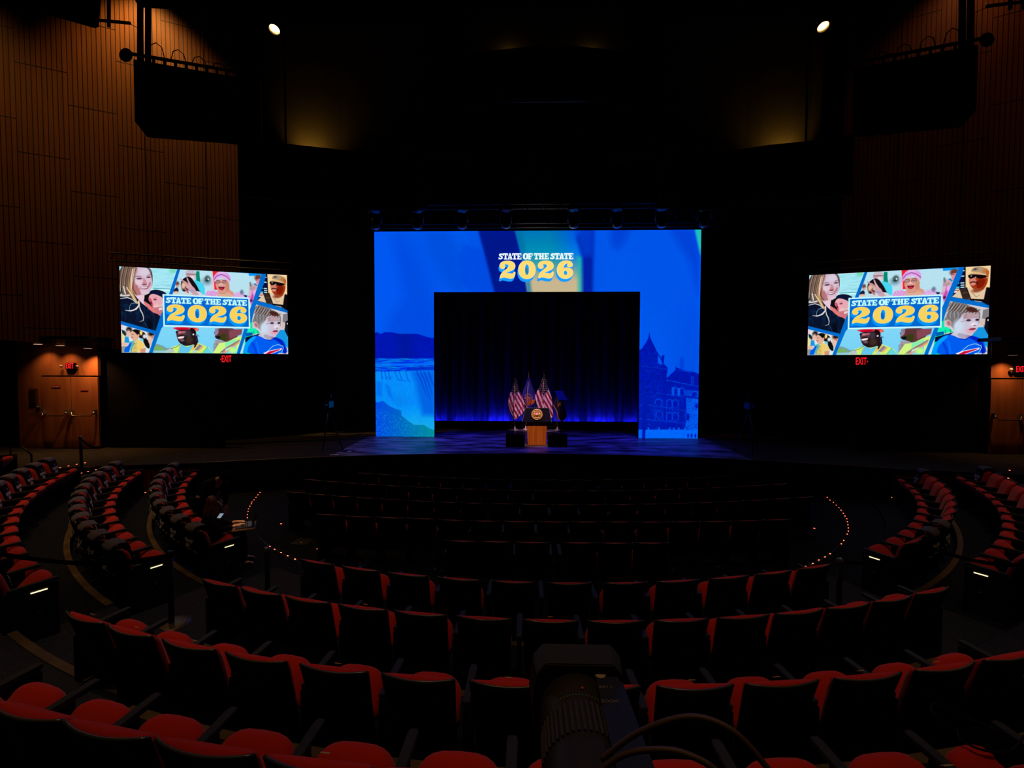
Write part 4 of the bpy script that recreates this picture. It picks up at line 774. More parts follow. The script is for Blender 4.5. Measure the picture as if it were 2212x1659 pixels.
mc = MB().tube([(-.13, .3, 1.17), (-.135, .28, 1.30), (-.10, .25, 1.38), (-.02, .20, 1.46), (.03, .18, 1.49)], .006, 6).build('microphone', GREY, L, True)
MB().blob((.04, .17, 1.495), (.02, .02, .012)).build('windscreen', BLK, mc, True)
for q, x0, x1, gl in ((-1, -1.02, -.38, False), (1, .38, 1.03, True)):
    side = 'left' if q < 0 else 'right'
    b = MB().prism([(x0+.02, 14.8), (x1-.02, 14.8), (x1, 15.1), (x1-.02, 15.35), (x0+.02, 15.35), (x0, 15.1)], 1.0, 1.40).build('prompter_box', BLKC, bevel=.02)
    tag(b, 'low black box on the stage floor just %s of the lectern' % side, 'box', 'black boxes beside the lectern')
    px0 = -.77 if q < 0 else .82
    pr = tag(empty('teleprompter', (px0, 15.12, 1.4)), 'thin stand with tilted %sglass prompter plate on the %s black box' % ('blue-reflecting ' if gl else 'clear ', side), 'teleprompter', 'glass teleprompters')
    MB().tube([(0, 0, 0), (0, 0, 1.12)], .012, 8).lathe([(.11, 0), (.11, .015), (.02, .03)], n=20).build('pole', BLKM, pr, True)
    P = [(-.30, 1.42), (-.05, 1.44), (.12, 1.16), (-.17, 1.12)] if gl else [(-.16, 1.12), (.13, 1.14), (.27, 1.38), (-.02, 1.36)]
    if gl: P = [(x+.1, z) for x, z in P]
    G = [Vector((x, (z-1.14)*.6, z)) for x, z in P]
    gm = mat('blue_reflection_glass', (.02, .12, .40), .15, spec=.8, emit=None) if gl else None  # blue reflection painted as the plate's own colour
    if not gl:
        gm = mat('clear_glass', (.9, .92, 1), .03); gm.node_tree.nodes['Principled BSDF'].inputs['Transmission Weight'].default_value = .97; gm.node_tree.nodes['Principled BSDF'].inputs['IOR'].default_value = 1.05
    MB().add([v+Vector((0, -.003, 0)) for v in G]+[v+Vector((0, .003, 0)) for v in G], [(0, 1, 2, 3), (7, 6, 5, 4), (0, 4, 5, 1), (1, 5, 6, 2), (2, 6, 7, 3), (3, 7, 4, 0)]).build('glass', gm, pr)
    MB().tube([G[3], G[2], G[1]], .006, 5).tube([(0, 0, 1.12), (G[3]+G[2])/2], .008, 5).build('glass_clip', GREY, pr)
FL = lambda pts: [(1060+x/7.54, 770+y/7.54) for x, y in pts]
def us_col(split):
    def f(x, y):
        X, Y = (x-1060)*7.54, (y-770)*7.54
        s_ = np.where(X < split, (X*.86-Y*.30), (X*.88-Y*.50)); st = np.mod(s_/56., 1) < .5
        c = np.where(st[:, None], (150, 8, 30), (232, 214, 226)).astype(float)
        lim = 610-.12*(X-split)*0-np.abs(X-split)*.45 if split < 600 else 640-np.abs(X-split+10)*1.25
        can = Y < lim; c[can] = (10, 10, 40)
        gx_, gy_ = np.mod(X/26.+np.floor(Y/30.)*.5, 1)-.5, np.mod(Y/30., 1)-.5
        c[can & (gx_**2+gy_**2 < .032)] = (235, 230, 240); return c
    return f
def ny_col(dark):
    def f(x, y):
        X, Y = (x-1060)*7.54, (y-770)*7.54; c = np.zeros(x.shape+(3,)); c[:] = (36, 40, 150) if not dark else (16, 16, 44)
        if not dark:
            r = np.hypot((X-610)/70, (Y-690)/90); n = vnoise(X*.06, Y*.06, 40); c[(r < 1) & (n > .45)] = (150, 100, 120); c[(r < .5) & (n > .35)] = (190, 120, 60)
            c[(Y > 700+.2*(700-X)) & (Y < 790+.4*(640-X)) & (X > 590)] = (190, 100, 30)
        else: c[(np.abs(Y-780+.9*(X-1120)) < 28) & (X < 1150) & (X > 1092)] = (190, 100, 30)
        return c
    return f
CLOTH = vcol('flag_cloth', False, .8)
def flag(name, label, poleX, topY, baseX, Lp, Rp, colour, Y, eagle, basey=1200):
    top, bot = atY(1060+poleX/7.54, 770+topY/7.54, Y), atY(1060+baseX/7.54, 770+basey/7.54, Y); bot.z = 1.0
    e = tag(empty('flag_on_pole', (bot.x, bot.y, 1.0)), label, 'flag', 'flags behind the lectern'); O = Vector(e.location)
    MB().tube([Vector((0, 0, 0)), top-O], .016, 8).build('pole', mat('pole_'+name, (.35, .22, .16), .35, .3), e, True)
    MB().lathe([(.14, 0), (.14, .02), (.09, .05), (.03, .09), (.03, .16)], n=24).build('base', mat('base_'+name, (.75, .62, .6), .3, .5), e, True)
    tm = MB()
    if eagle: tm.blob(top-O+Vector((0, 0, .03)), (.025, .025, .05)).tube([top-O+Vector((-.10, 0, .09)), top-O+Vector((-.05, 0, .03)), top-O+Vector((.05, 0, .03)), top-O+Vector((.10, 0, .09))], .014, 6)
    else: tm.lathe([(.02, 0), (.03, .03), (.006, .12)], tuple(top-O), 12)
    tm.build('finial', GOLDP, e, True)
    nv, nu = 150, 64
    def edge_at(P, v):
        ys = [p[1] for p in P]; y = ys[0]+(ys[-1]-ys[0])*v; return np.interp(y, ys, [p[0] for p in P]), y
    vs, cols = [], []
    for j in range(nv+1):
        (a, ya), (b, yb) = edge_at(Lp, j/nv), edge_at(Rp, j/nv)
        for i in range(nu+1):
            u = i/nu; X, Yp = a+(b-a)*u, ya+(yb-ya)*u; amp = min(.07, .0006*(b-a))
            p = atY(1060+X/7.54, 770+Yp/7.54, Y-.03); vs.append(p-O+Vector((0, -.02+amp*math.sin(u*17+j*.008), 0))); cols.append((1060+X/7.54, 770+Yp/7.54))
    w_ = nu+1; m = MB().add(vs, [(j*w_+i, j*w_+i+1, (j+1)*w_+i+1, (j+1)*w_+i) for j in range(nv) for i in range(nu)])
    me = m.mesh('cloth', CLOTH, True); cc = np.array(cols); c = np.ones((len(vs), 4)); c[:, :3] = lin(colour(cc[:, 0], cc[:, 1]))
    me.color_attributes.new('colour', 'FLOAT_COLOR', 'POINT').data.foreach_set('color', c.ravel()); o = put('cloth', me, e)
    sol = o.modifiers.new('thick', 'SOLIDIFY'); sol.thickness = .004
    # fringe along the lower edges
    k = [(x, y) for x, y in Lp if y > Lp[-1][1]-330]+[(x, y) for x, y in Rp[::-1] if y > Rp[-1][1]-190]
    MB().tube([atY(1060+x/7.54, 770+y/7.54, Y-.06)-O for x, y in k], .014, 5).build('fringe', mat('fringe_'+name, (.75, .36, .10), .8), e)
    cd = MB(); tx = top-O; cd.tube([tx+Vector((0, -.02, -.05)), tx+Vector((.03, -.03, -.2)), tx+Vector((.0, -.04, -.4))], .009, 5).build('cord', mat('cord_'+name, (.5, .14, .05), .8), e)
flag('a', 'American flag with fringe on a pole, left of the lectern', 390, 235, 395, [(383,270),(372,400),(335,560),(300,640),(282,760),(318,880),(360,960),(392,1022)], [(396,270),(430,420),(468,560),(520,650),(545,760),(560,860),(520,930),(402,1024)], us_col(385), 18.8, True)
flag('b', 'blue state flag on a pole standing between the two American flags', 618, 285, 570, [(612,330),(588,400),(540,520),(508,640),(520,720),(562,780),(612,850)], [(628,330),(662,430),(700,560),(725,640),(722,720),(690,770),(632,850)], ny_col(False), 19.0, False, 1195)
flag('c', 'American flag with fringe on a pole, behind the lectern to the right', 868, 240, 820, [(858,300),(830,380),(780,520),(720,640),(742,740),(800,880),(880,990),(972,1000)], [(880,300),(910,400),(958,580),(1000,700),(1002,850),(1018,970),(1010,985),(980,1002)], us_col(870), 18.9, True)
flag('d', 'dark state flag hanging folded on a pole, rightmost behind the lectern', 1098, 250, 1085, [(1088,330),(1083,560),(1048,680),(1020,790),(1078,890),(1100,1000),(1140,1058)], [(1106,330),(1112,560),(1180,700),(1212,850),(1235,970),(1200,1020),(1146,1060)], ny_col(True), 18.8, False)
for q, (a, b), lab in ((0, (720, 985), 'small white taped card on the stage edge left of the LED wall'), (1, (752, 977), 'tiny white tape mark on the left of the stage deck')):
    p = atZ(a, b, 1.0); o = MB().box((0, 0, .012), (.26 if q == 0 else .12, .12, .016)).build('tape_mark', WHITET); o.location = (p.x, p.y+.08, 1.0); tag(o, lab, 'tape')
p = atZ(957, 973, 1.0); o = MB().box((0, 0, .004), (.5, .03, .004)).build('tape_line', WHITET); o.location = p; tag(o, 'thin pale tape line on the deck near the stage edge', 'tape')
# ---------------------------------------------------------------- seats
def cushion_mesh(tilt, ln=.335, th=.058, z0=.335):
    m = MB(); w_ = .235; c, s_ = math.cos(tilt), math.sin(tilt); n = 14; k = 8
    def outline(t): # t 0..1 around a rounded D
        a = PI*(t); return (w_*math.copysign(abs(math.cos(a))**.62, math.cos(a)), max(0, math.sin(a))**.8*.20+ln-.20)
    rim_ = [(-w_, 0), (-w_, .06)]+[(-outline(i/n)[0]*1.0, outline(i/n)[1]) for i in range(n+1)]+[(w_, .06), (w_, 0)]
    layers = [(-th*.7, .86), (-th*.95, .70), (0, 0)]
    vs, fs = [], []; N = len(rim_); cx, cy_ = 0, ln*.45
    prof = [(-th*1.0, .0), (-th*.98, .6), (-th*.75, .90), (-th*.2, 1.0), (th*.45, .98), (th*.95, .84), (th*1.25, .5), (th*1.35, .0)]
    for z, sc_ in prof:
        for x, y in rim_: vs.append((cx+(x-cx)*sc_, cy_+(y-cy_)*sc_, z))
    for a in range(len(prof)-1):
        for i in range(N): fs.append((a*N+i, a*N+(i+1) % N, (a+1)*N+(i+1) % N, (a+1)*N+i))
    vs = [(x, .075+y*c-z*s_, z0+y*s_+z*c) for x, y, z in vs]
    return m.add(vs, fs).mesh('seat_cushion', RED, True)
def back_y(x, z): return -.02-(z-.42)*.29-.055*(1-(x/.27)**2)     # rear face of the cushion / front of the shell
def back_mesh():
    m = MB(); nu, nv = 14, 10
    def hw(z): return .222+.036*(z-.42)/.44
    def outl(u, v, front):
        z = .40+.452*v; x = (2*u-1)*(hw(z)-.004*(1-front)); y = back_y(x, z)
        if front:
            e_ = min(1, 5*(1-abs(2*u-1)))**.5 if abs(2*u-1) > .8 else 1; tt = min(1, (1-v)*7)**.5; bb = min(1, v*6)**.5
            y = -.02-(z-.42)*.29+.012+.048*e_*tt*bb-.02*(x/.25)**2*0
            z = z+(.004*math.sin(PI*u) if v == 1 else 0)
        return (x, y, z)
    m.grid(lambda u, v: outl(u, v, 1), nu, nv, True); m.grid(lambda u, v: outl(u, v, 0), nu, nv)
    w_ = nu+1; o = w_*(nv+1); rimi = [i for i in range(nu+1)]+[j*w_+nu for j in range(1, nv+1)]+[nv*w_+i for i in range(nu-1, -1, -1)]+[j*w_ for j in range(nv-1, 0, -1)]
    for a, b in zip(rimi, rimi[1:]+rimi[:1]): m.f.append((a, b, b+o, a+o))
    return m.mesh('backrest', RED, True)
def shell_mesh():
    m = MB(); nu, nv = 14, 8
    def pt_(u, v, k):
        z = .24+.625*v; hwz = .232+.03*(z-.24)/.62; x = (2*u-1)*hwz; return (x, back_y(x*.985, max(z, .3))-.004-.018*k, z)
    m.grid(lambda u, v: pt_(u, v, 0), nu, nv, True); m.grid(lambda u, v: pt_(u, v, 1), nu, nv)
    w_ = nu+1; o = w_*(nv+1); rimi = [i for i in range(nu+1)]+[j*w_+nu for j in range(1, nv+1)]+[nv*w_+i for i in range(nu-1, -1, -1)]+[j*w_ for j in range(nv-1, 0, -1)]
    for a, b in zip(rimi, rimi[1:]+rimi[:1]): m.f.append((a, b, b+o, a+o))
    return m.mesh('back_shell', SHELL, True)
rimm = MB().tube([(x, back_y(x*.985, .865)-.014, .868) for x in np.linspace(-.262, .262, 15)], .0085, 6).mesh('top_rim', RIM, True)
me_back, me_shell, me_cup, me_flat = back_mesh(), shell_mesh(), cushion_mesh(math.radians(66)), cushion_mesh(math.radians(47), .37, .058, .36)
me_tag = MB().box((0, 0, 0), (.045, .022, .004)).mesh('number_tag', TAG)
def arm_meshes(p):
    a = MB().add([(-.026, -.06, .60), (.026, -.06, .60), (.03, .30, .615), (.022, .335, .615), (-.022, .335, .615), (-.03, .30, .615)]+[(-.026, -.06, .635), (.026, -.06, .635), (.03, .30, .65), (.022, .335, .648), (-.022, .335, .648), (-.03, .30, .65)], [(5, 4, 3, 2, 1, 0), (6, 7, 8, 9, 10, 11)]+[(i, (i+1) % 6, 6+(i+1) % 6, 6+i) for i in range(6)]).mesh('armrest', ARM, bevel=.004)
    s_ = MB().prism([(-.018, -.08), (.018, -.08), (.018, .20), (-.018, .20)], 0, .60).box((0, .06, .012), (.09, .36, .024)).mesh('standard', SHELL)
    return a, s_
me_arm, me_std = arm_meshes(0)
me_panel = MB().prism([(-.022, -.10), (.022, -.10), (.022, .33), (-.022, .33)], 0, .60).mesh('end_panel', BLK, bevel=.006)
me_lamp = MB().box((0, 0, 0), (.014, .13, .012)).mesh('aisle_lamp', AISLE); me_lampbox = MB().box((0, 0, 0), (.02, .17, .018)).mesh('lamp_hood', GREY)
me_num = MB().lathe([(.030, 0), (.030, .004), (.022, .004), (.022, .002), (.001, .002)], n=20, axis='x').mesh('row_plate', mat('row_plate_brass', (.12, .1, .05), .4, .5), True)
PROTO = {}
def proto(pitch, up, ltag, lend, rend, lamp):
    key = (pitch, up, ltag, lend, rend, lamp)
    if key in PROTO: return PROTO[key], False
    e = empty('theatre_seat')
    put('seat_cushion', me_cup if up else me_flat, e); b = put('backrest', me_back, e); s_ = put('back_shell', me_shell, e); put('top_rim', rimm, s_)
    if ltag: t_ = put('number_tag', me_tag, b); t_.location = (.0, -.106, .861); t_.rotation_euler.x = -.7
    for sgn in ((-1, 1) if rend else (-1,)):
        a = put('armrest', me_arm, e); a.location.x = sgn*pitch/2
    ends = ([-1] if lend else [])+([1] if rend else [])
    for sgn in (-1, 1) if rend else (-1,):
        q = put('end_panel' if sgn in ends else 'standard', me_panel if sgn in ends else me_std, e); q.location.x = sgn*pitch/2
        if sgn in ends and sgn == lamp:
            h = put('lamp_hood', me_lampbox, q); h.location = (sgn*.026, .17, .565); l_ = put('aisle_lamp', me_lamp, q, label='glowing warm aisle lamp'); l_.location = (sgn*.034, .17, .552); n_ = put('row_plate', me_num, q); n_.location = (sgn*.024, .17, .33); n_.scale.x = sgn
    PROTO[key] = e; return e, True
ORD = ['', 'first', 'second', 'third', 'fourth', 'fifth', 'sixth', 'seventh', 'eighth', 'ninth', 'tenth', 'eleventh', 'twelfth', 'thirteenth', 'fourteenth', 'fifteenth', 'sixteenth', 'seventeenth', 'eighteenth', 'nineteenth', 'twentieth', 'twenty-first']
def seat(x, y, z, rz, pitch, up, ltag, lend, rend, label, group, lamp=0):
    p, new = proto(pitch, up, ltag, lend, rend, lamp); s_ = p if new else copy_tree(p)
    s_.location = (x, y, z); s_.rotation_euler = (0, 0, rz); tag(s_, label, 'seat', group); return s_
Rr = dict(r1=13.5458, r2=12.4325, r3=11.2762, r4=10.1711); zz = dict(r1=.97, r2=.60, r3=.39, r4=.215)
TH = {'r1': [-14.72, -12.38, -10.2, -7.85, -5.46, -3.1, -.75, 1.6, 3.95, 6.3, 8.65], 'r2': [-19.17, -16.53, -13.64, -10.83, -7.95, -5.11, -2.27, .6, 3.47, 6.23, 9.15, 12.05, 14.85],
 'r3': [-18.95, -15.99, -13.03, -9.93, -6.93, -3.84, -.72, 2.32, 5.43, 8.49, 11.42, 14.28, 17.16, 20.1], 'r4': [-17.36, -13.68, -10.06, -6.46, -2.86, .79, 4.45, 7.98, 11.67, 15.13, 18.7]}
RN = {'r1': 'row nearest the camera', 'r2': 'second row from the camera', 'r3': 'third row from the camera', 'r4': 'fourth row from the camera'}
PT = dict(r1=.555, r2=.612, r3=.592, r4=.635)
def place(R, t, dz=0): p = pol(R, t, dz); return p
for rn in ('r1', 'r2', 'r3', 'r4'):
    n = len(TH[rn])
    for k, t_ in enumerate(TH[rn]):
        p = pol(Rr[rn], t_, zz[rn]); tg = (rn == 'r2' and k in (0, 1, 2, 4, 6, 8, 9, 10, 11)) or (rn == 'r3' and k in (3, 6, 12)) or (rn == 'r4' and k == 10) or (rn == 'r1' and k in (4, 6, 9))
        seat(p.x, p.y, p.z, math.radians(t_), PT[rn], True, tg, k == 0, k == n-1, 'red theatre seat seen from behind, %s from left, %s' % (ORD[k+1], RN[rn]), 'centre block seats, %s' % RN[rn])
# side blocks: first number is next to the stage; covers = seats under a reserved cover
SIDE = [('r4', -1, [65.01-3.62*k for k in range(10)], range(10)), ('r3', -1, [63.73-3.05*k for k in range(12)], range(12)), ('r2', -1, [63.06-2.82*k for k in range(13)], range(13)), ('r1', -1, [63.4], ()),
        ('r4', 1, [65.1-3.42*k for k in range(11)], (0, 8, 9)), ('r3', 1, [65.17-3.06*k for k in range(12)], (0,)), ('r2', 1, [54.0-2.82*k for k in range(9)], ())]
# reserved covers
def cover_protos():
    e = empty('seat_cover'); m = MB(); w_ = .30
    path = [(-.205, .52), (-.235, .64), (-.262, .80), (-.27, .885), (-.22, .925), (-.14, .932), (-.075, .92), (-.052, .87), (-.02, .72), (.03, .50)]
    def g(u, v):
        i = v*(len(path)-1); a = int(min(i, len(path)-2)); f_ = i-a; y = path[a][0]*(1-f_)+path[a+1][0]*f_; z = path[a][1]*(1-f_)+path[a+1][1]*f_; x = (2*u-1)*w_/2
        return (x, y+(.07*(x/.27)**2 if v < .5 else 0), z)
    me = m.grid(g, 8, 27).mesh('cloth', COVERB, True); me.materials.append(COVER)
    for p_ in me.polygons:
        if p_.center.z > .86: p_.material_index = 1
    o = put('cloth', me, e); sol = o.modifiers.new('thick', 'SOLIDIFY'); sol.thickness = .004; sol.offset = 1
    t1 = text_mesh('lettering', 'RESERVED\nSEAT', .074, WHITE, .0008, .8, .0015); 
    a = put('front_lettering', t1, e); a.location = (0, .012, .66); a.rotation_euler = (math.radians(-14), 0, PI)
    b = put('rear_lettering', t1, e); b.location = (0, -.262, .665); b.rotation_euler = (math.radians(-12), 0, 0)
    hm = MB().box((0, .036, .515), (w_, .006, .007)).box((0, -.214, .535), (w_, .006, .007)).mesh('hem_line', mat('pale_hem', (.55, .5, .48), .6)); put('hem_line', hm, e)
    eb = MB().lathe([(.028, 0), (.028, .002), (.018, .003), (.001, .003)], n=14, axis='y').mesh('emblem', mat('emblem_grey', (.08, .08, .16), .6)); q = put('emblem', eb, e); q.location = (0, -.012, .775); q.rotation_euler.x = .25
    return e
CV = cover_protos(); cv_used = False
SN = {('r4', -1): 'inner row of the left block', ('r3', -1): 'middle row of the left block', ('r2', -1): 'outer row of the left block', ('r1', -1): 'raised far row of the left block', ('r4', 1): 'inner row of the right block', ('r3', 1): 'outer row of the right block', ('r2', 1): 'partly seen row at the right frame edge'}
for rn, sg, L_, cov in SIDE:
    for k, t_ in enumerate(L_):
        th = sg*t_; p = pol(Rr[rn], th, zz[rn]); n = len(L_)
        first, last = (k == 0), (k == n-1)
        # a seat's own left hand is -x; for the left block the stage end is the +x side
        seat(p.x, p.y, p.z, math.radians(th), PT[rn] if (rn, sg) != ('r4', 1) else .6, False, False, first if sg < 0 else last, last if sg < 0 else first, 'red seat%s, %s from the stage, %s' % (' under a reserved cover' if k in cov else '', ORD[k+1], SN[(rn, sg)]), 'seats of the %s' % SN[(rn, sg)], -sg if last and rn != 'r1' else 0)
        if k in cov:
            c_ = CV if not cv_used else copy_tree(CV); cv_used = True; c_.location = (p.x, p.y, p.z); c_.rotation_euler = (0, 0, math.radians(th))
            tag(c_, 'reserved cover on the %s seat from the stage, %s' % (ORD[k+1], SN[(rn, sg)]), 'seat cover', 'reserved seat covers on the %s block' % ('left' if sg < 0 else 'right'))
# pit rows
r5 = [(-1.32, 6.75), (-.81, 6.74), (-.27, 6.73), (.44, 6.74), (.97, 6.75), (1.5, 6.77)]
r6 = [(-3.82, 7.88), (-3.26, 7.80), (-2.71, 7.76), (-2.17, 7.73), (-1.61, 7.68), (-1.05, 7.65), (-.48, 7.64), (.09, 7.65), (.66, 7.67), (1.23, 7.69), (1.79, 7.70), (2.34, 7.73), (2.87, 7.76), (3.43, 7.82), (3.96, 7.89)]
g7 = [-4.85, -4.31, -3.77, -3.24, -2.7, -2.16, -1.63, -1.08, -.49, .07, .67, 1.23, 1.79, 2.34, 2.87, 3.4, 3.94, 4.45, 4.96]
g8 = [-5.01, -4.5, -3.99, -3.48, -2.95, -2.4, -1.85, -1.31, -.76, -.19, .32, .8, 1.33, 1.88, 2.43, 2.98, 3.5, 4.02, 4.54, 5.02]
g9 = [-3.98, -3.46, -2.94, -2.4, -1.86, -1.3, -.73, -.15, .28, .77, 1.34, 1.9, 2.44, 2.98, 3.52, 4.05]
def mids(g): return [g[0]-.27]+[(a+b)/2 for a, b in zip(g, g[1:])]+[g[-1]+.27]
PIT = [('fifth row, the short row of six', r5, .012, .13), ('sixth row from the camera', r6, .0155, .13), ('seventh row from the camera', [(x, 8.62+.0245*x*x) for x in mids(g7)], .0245, .13), ('eighth row from the camera', [(x, 9.60+.026*x*x) for x in mids(g8)], .026, .08), ('row nearest the stage', [(x, 10.52+.028*x*x) for x in mids(g9)], .028, .08)]
for nm, pts, a_, z in PIT:
    n = len(pts)
    for k, (x, y) in enumerate(pts):
        rz = math.atan(2*a_*x)*.9; d = Vector((-math.sin(rz), math.cos(rz)))
        seat(x+d.x*.13, y+d.y*.13, z+.05 if z == .08 else z, rz, .56 if nm[:2] in ('fi', 'si') else .53, True, (nm[0] == 's' and k in (9, 10)) and False, k == 0 or (nm.startswith('fifth') and k == 3), k == n-1 or (nm.startswith('fifth') and k == 2), 'dark-backed theatre seat, %s from left, %s' % (ORD[k+1], nm), 'centre block seats, %s' % nm)
# small red step lights round the pit aisle and on the side steps
me_sl = MB().box((0, 0, .004), (.03, .016, .008)).mesh('step_light', LEDRED)
ringp = [(7.76,12.31),(7.66,12.05),(7.61,11.84),(7.52,11.6),(7.44,11.39),(7.36,11.19),(7.25,10.95),(7.15,10.75),(7.05,10.55),(6.92,10.34),(6.79,10.14),(6.66,9.94),(6.52,9.74),(6.37,9.56),(6.05,9.2),(5.88,9.02),(5.33,8.52),(5.14,8.37),(4.94,8.23),(4.74,8.08),(4.53,7.95),(4.33,7.83)]
ringl = [(-7.71,12.22),(-7.63,11.99),(-7.54,11.75),(-7.46,11.53),(-7.4,11.34),(-7.32,11.19),(-7.23,10.98),(-7.14,10.78),(-7.02,10.57),(-6.9,10.35),(-6.77,10.14),(-5.31,8.51),(-5.14,8.37),(-4.94,8.23),(-4.74,8.09),(-4.53,7.95)]
def dots(P, z, where, rz=0):
    for k, (x, y) in enumerate(P):
        o = put('step_light', me_sl); o.location = (x, y, z); o.rotation_euler.z = math.atan2(y-14.65, x)+PI/2 if rz is None else rz
        tag(o, 'tiny red floor light, %s from the stage, %s' % (ORD[k+1] if k < 21 else 'last', where), 'floor light', 'red floor lights, '+where)
dots(ringp, .135, 'curved line right of the pit', None); dots(ringl, .135, 'curved line left of the pit', None)
dots([(-5.69, 9.96), (-5.78, 9.77), (-4.34, 8.43)], .135, 'left end of the pit rows', 1.1); dots([(5.9, 9.89), (5.82, 10.09), (4.52, 8.52)], .135, 'right end of the pit rows', -1.1)
dots([(-12.26, 11.82), (-12.29, 11.62), (-12.31, 11.42), (-12.31, 11.21)], 1.01, 'upper line on the left steps', 1.5); dots([tuple(atZ(a, b, 1.01)[:2]) for a, b in ((207, 1015), (190, 1019), (176, 1022))], 1.008, 'lower line on the left steps', 1.5)
dots([tuple(atZ(a, b, 1.01)[:2]) for a, b in ((2181, 1016), (2178, 1033), (2158, 1028))], 1.008, 'right side steps', 1.4)
dots([tuple(atZ(a, b, .4)[:2]) for a, b in ((340, 1054), (327, 1059), (314, 1064))], .395, 'foot of the left fascia', 1.1)
dots([tuple(atZ(1926, 1075, .215)[:2])], .216, 'foot of the right fascia', 1.1)
m = MB().tube([(x, y, .137) for x, y in [(8.118*math.cos(a), 14.65+8.118*math.sin(a)) for a in np.linspace(PI+.3, 2*PI-.3, 80)]], .006, 5); struct(m, 'trim_pit_edge', GLOSS)
for k, (a, b) in enumerate(((778, 1218), (940, 1229), (651, 1172), (1452, 1232), (1550, 1224), (1604, 1214), (1706, 1169))):
    p = atZ(a, b, .13); e = tag(empty('floor_pocket', p, -.3+.1*k), 'square floor hatch with brass ring in the cross aisle, %s from the left' % ORD[[2, 3, 1, 4, 5, 6, 7][k]], 'floor hatch', 'floor hatches in the cross aisle')
    MB().box((0, .06, .003), (.34, .34, .006)).build('lid', mat('hatch_%d' % k, (.02, .018, .014), .5), e)
    MB().lathe([(.03, .006), (.03, .012), (.02, .012)], n=16).build('pull_ring', mat('brass_%d' % k, (.8, .6, .3), .25, .8), e, True)
# ---------------------------------------------------------------- belt posts and handrails
def post(p, h, label, belt=None, disc=.17):
    e = tag(empty('belt_post', p), label, 'stanchion', 'black belt posts')
    MB().tube([(0, 0, .02), (0, 0, h)], .032, 12).build('pole', BLKM, e, True); MB().lathe([(disc, 0), (disc, .012), (disc*.7, .028), (.035, .034)], n=28).build('base', mat('post_base_%d' % int(p[0]*100), (.09, .06, .03), .4, .3) if disc > .17 else BLKM, e, True)
    hd = MB().lathe([(.036, h-.08), (.04, h-.05), (.04, h), (.02, h+.01)], n=14).build('belt_head', GREY if disc <= .17 else BLKM, e, True)
    if belt:
        for q, b in enumerate(belt):
            v = Vector(b)-Vector(p); n_ = 10; vs = []
            for i in range(n_+1):
                f_ = i/n_; c_ = Vector((0, 0, h-.05))*(1-f_)+Vector((v.x, v.y, v.z))*f_+Vector((0, 0, -.1*math.sin(PI*f_)))
                vs += [c_+Vector((0, 0, .025)), c_-Vector((0, 0, .025))]
            o = MB().add(vs, [(2*i, 2*i+1, 2*i+3, 2*i+2) for i in range(n_)]).build('belt', BLKC, e); s_ = o.modifiers.new('thick', 'SOLIDIFY'); s_.thickness = .003
post(tuple(pol(12.4, -68.2, .86)), 1.0, 'black belt post with belt in front of the left wooden doors', [tuple(atY(217, 965, 12.8))])
post((-4.78, 5.41, .39), .93, 'black belt post on a round base in the left aisle', [tuple(atY(0, 1197, 4.4)), tuple(atY(175, 1196, 5.2))], .21)
post((-4.02, 6.2, .13), .93, 'black belt post in the left aisle beside the woman with the laptop')
post((3.84, 6.1, .13), .93, 'black belt post with a belt in the right aisle beside the pit', [tuple(atY(2010, 1182, 6.6))])
post(tuple(pol(11.9, 27.3, .60)), .93, 'black belt post between rows at the right of the picture', [tuple(atY(2015, 1185, 6.7))])
post(tuple(pol(12.4, 67.6, .86)), 1.0, 'black belt post near the right doors')
h = tag(empty('handrail', (-13.1, 11.2, 1.0)), 'dark tubular handrail at the far left edge by the side steps', 'handrail')
MB().tube([(-.5, 0, .55), (-.15, 0, .52), (.05, 0, .35), (.05, 0, 0)], .022, 8).tube([(-.5, 0, .55), (-.5, 0, 0)], .022, 8).build('rail', BLKM, h, True)
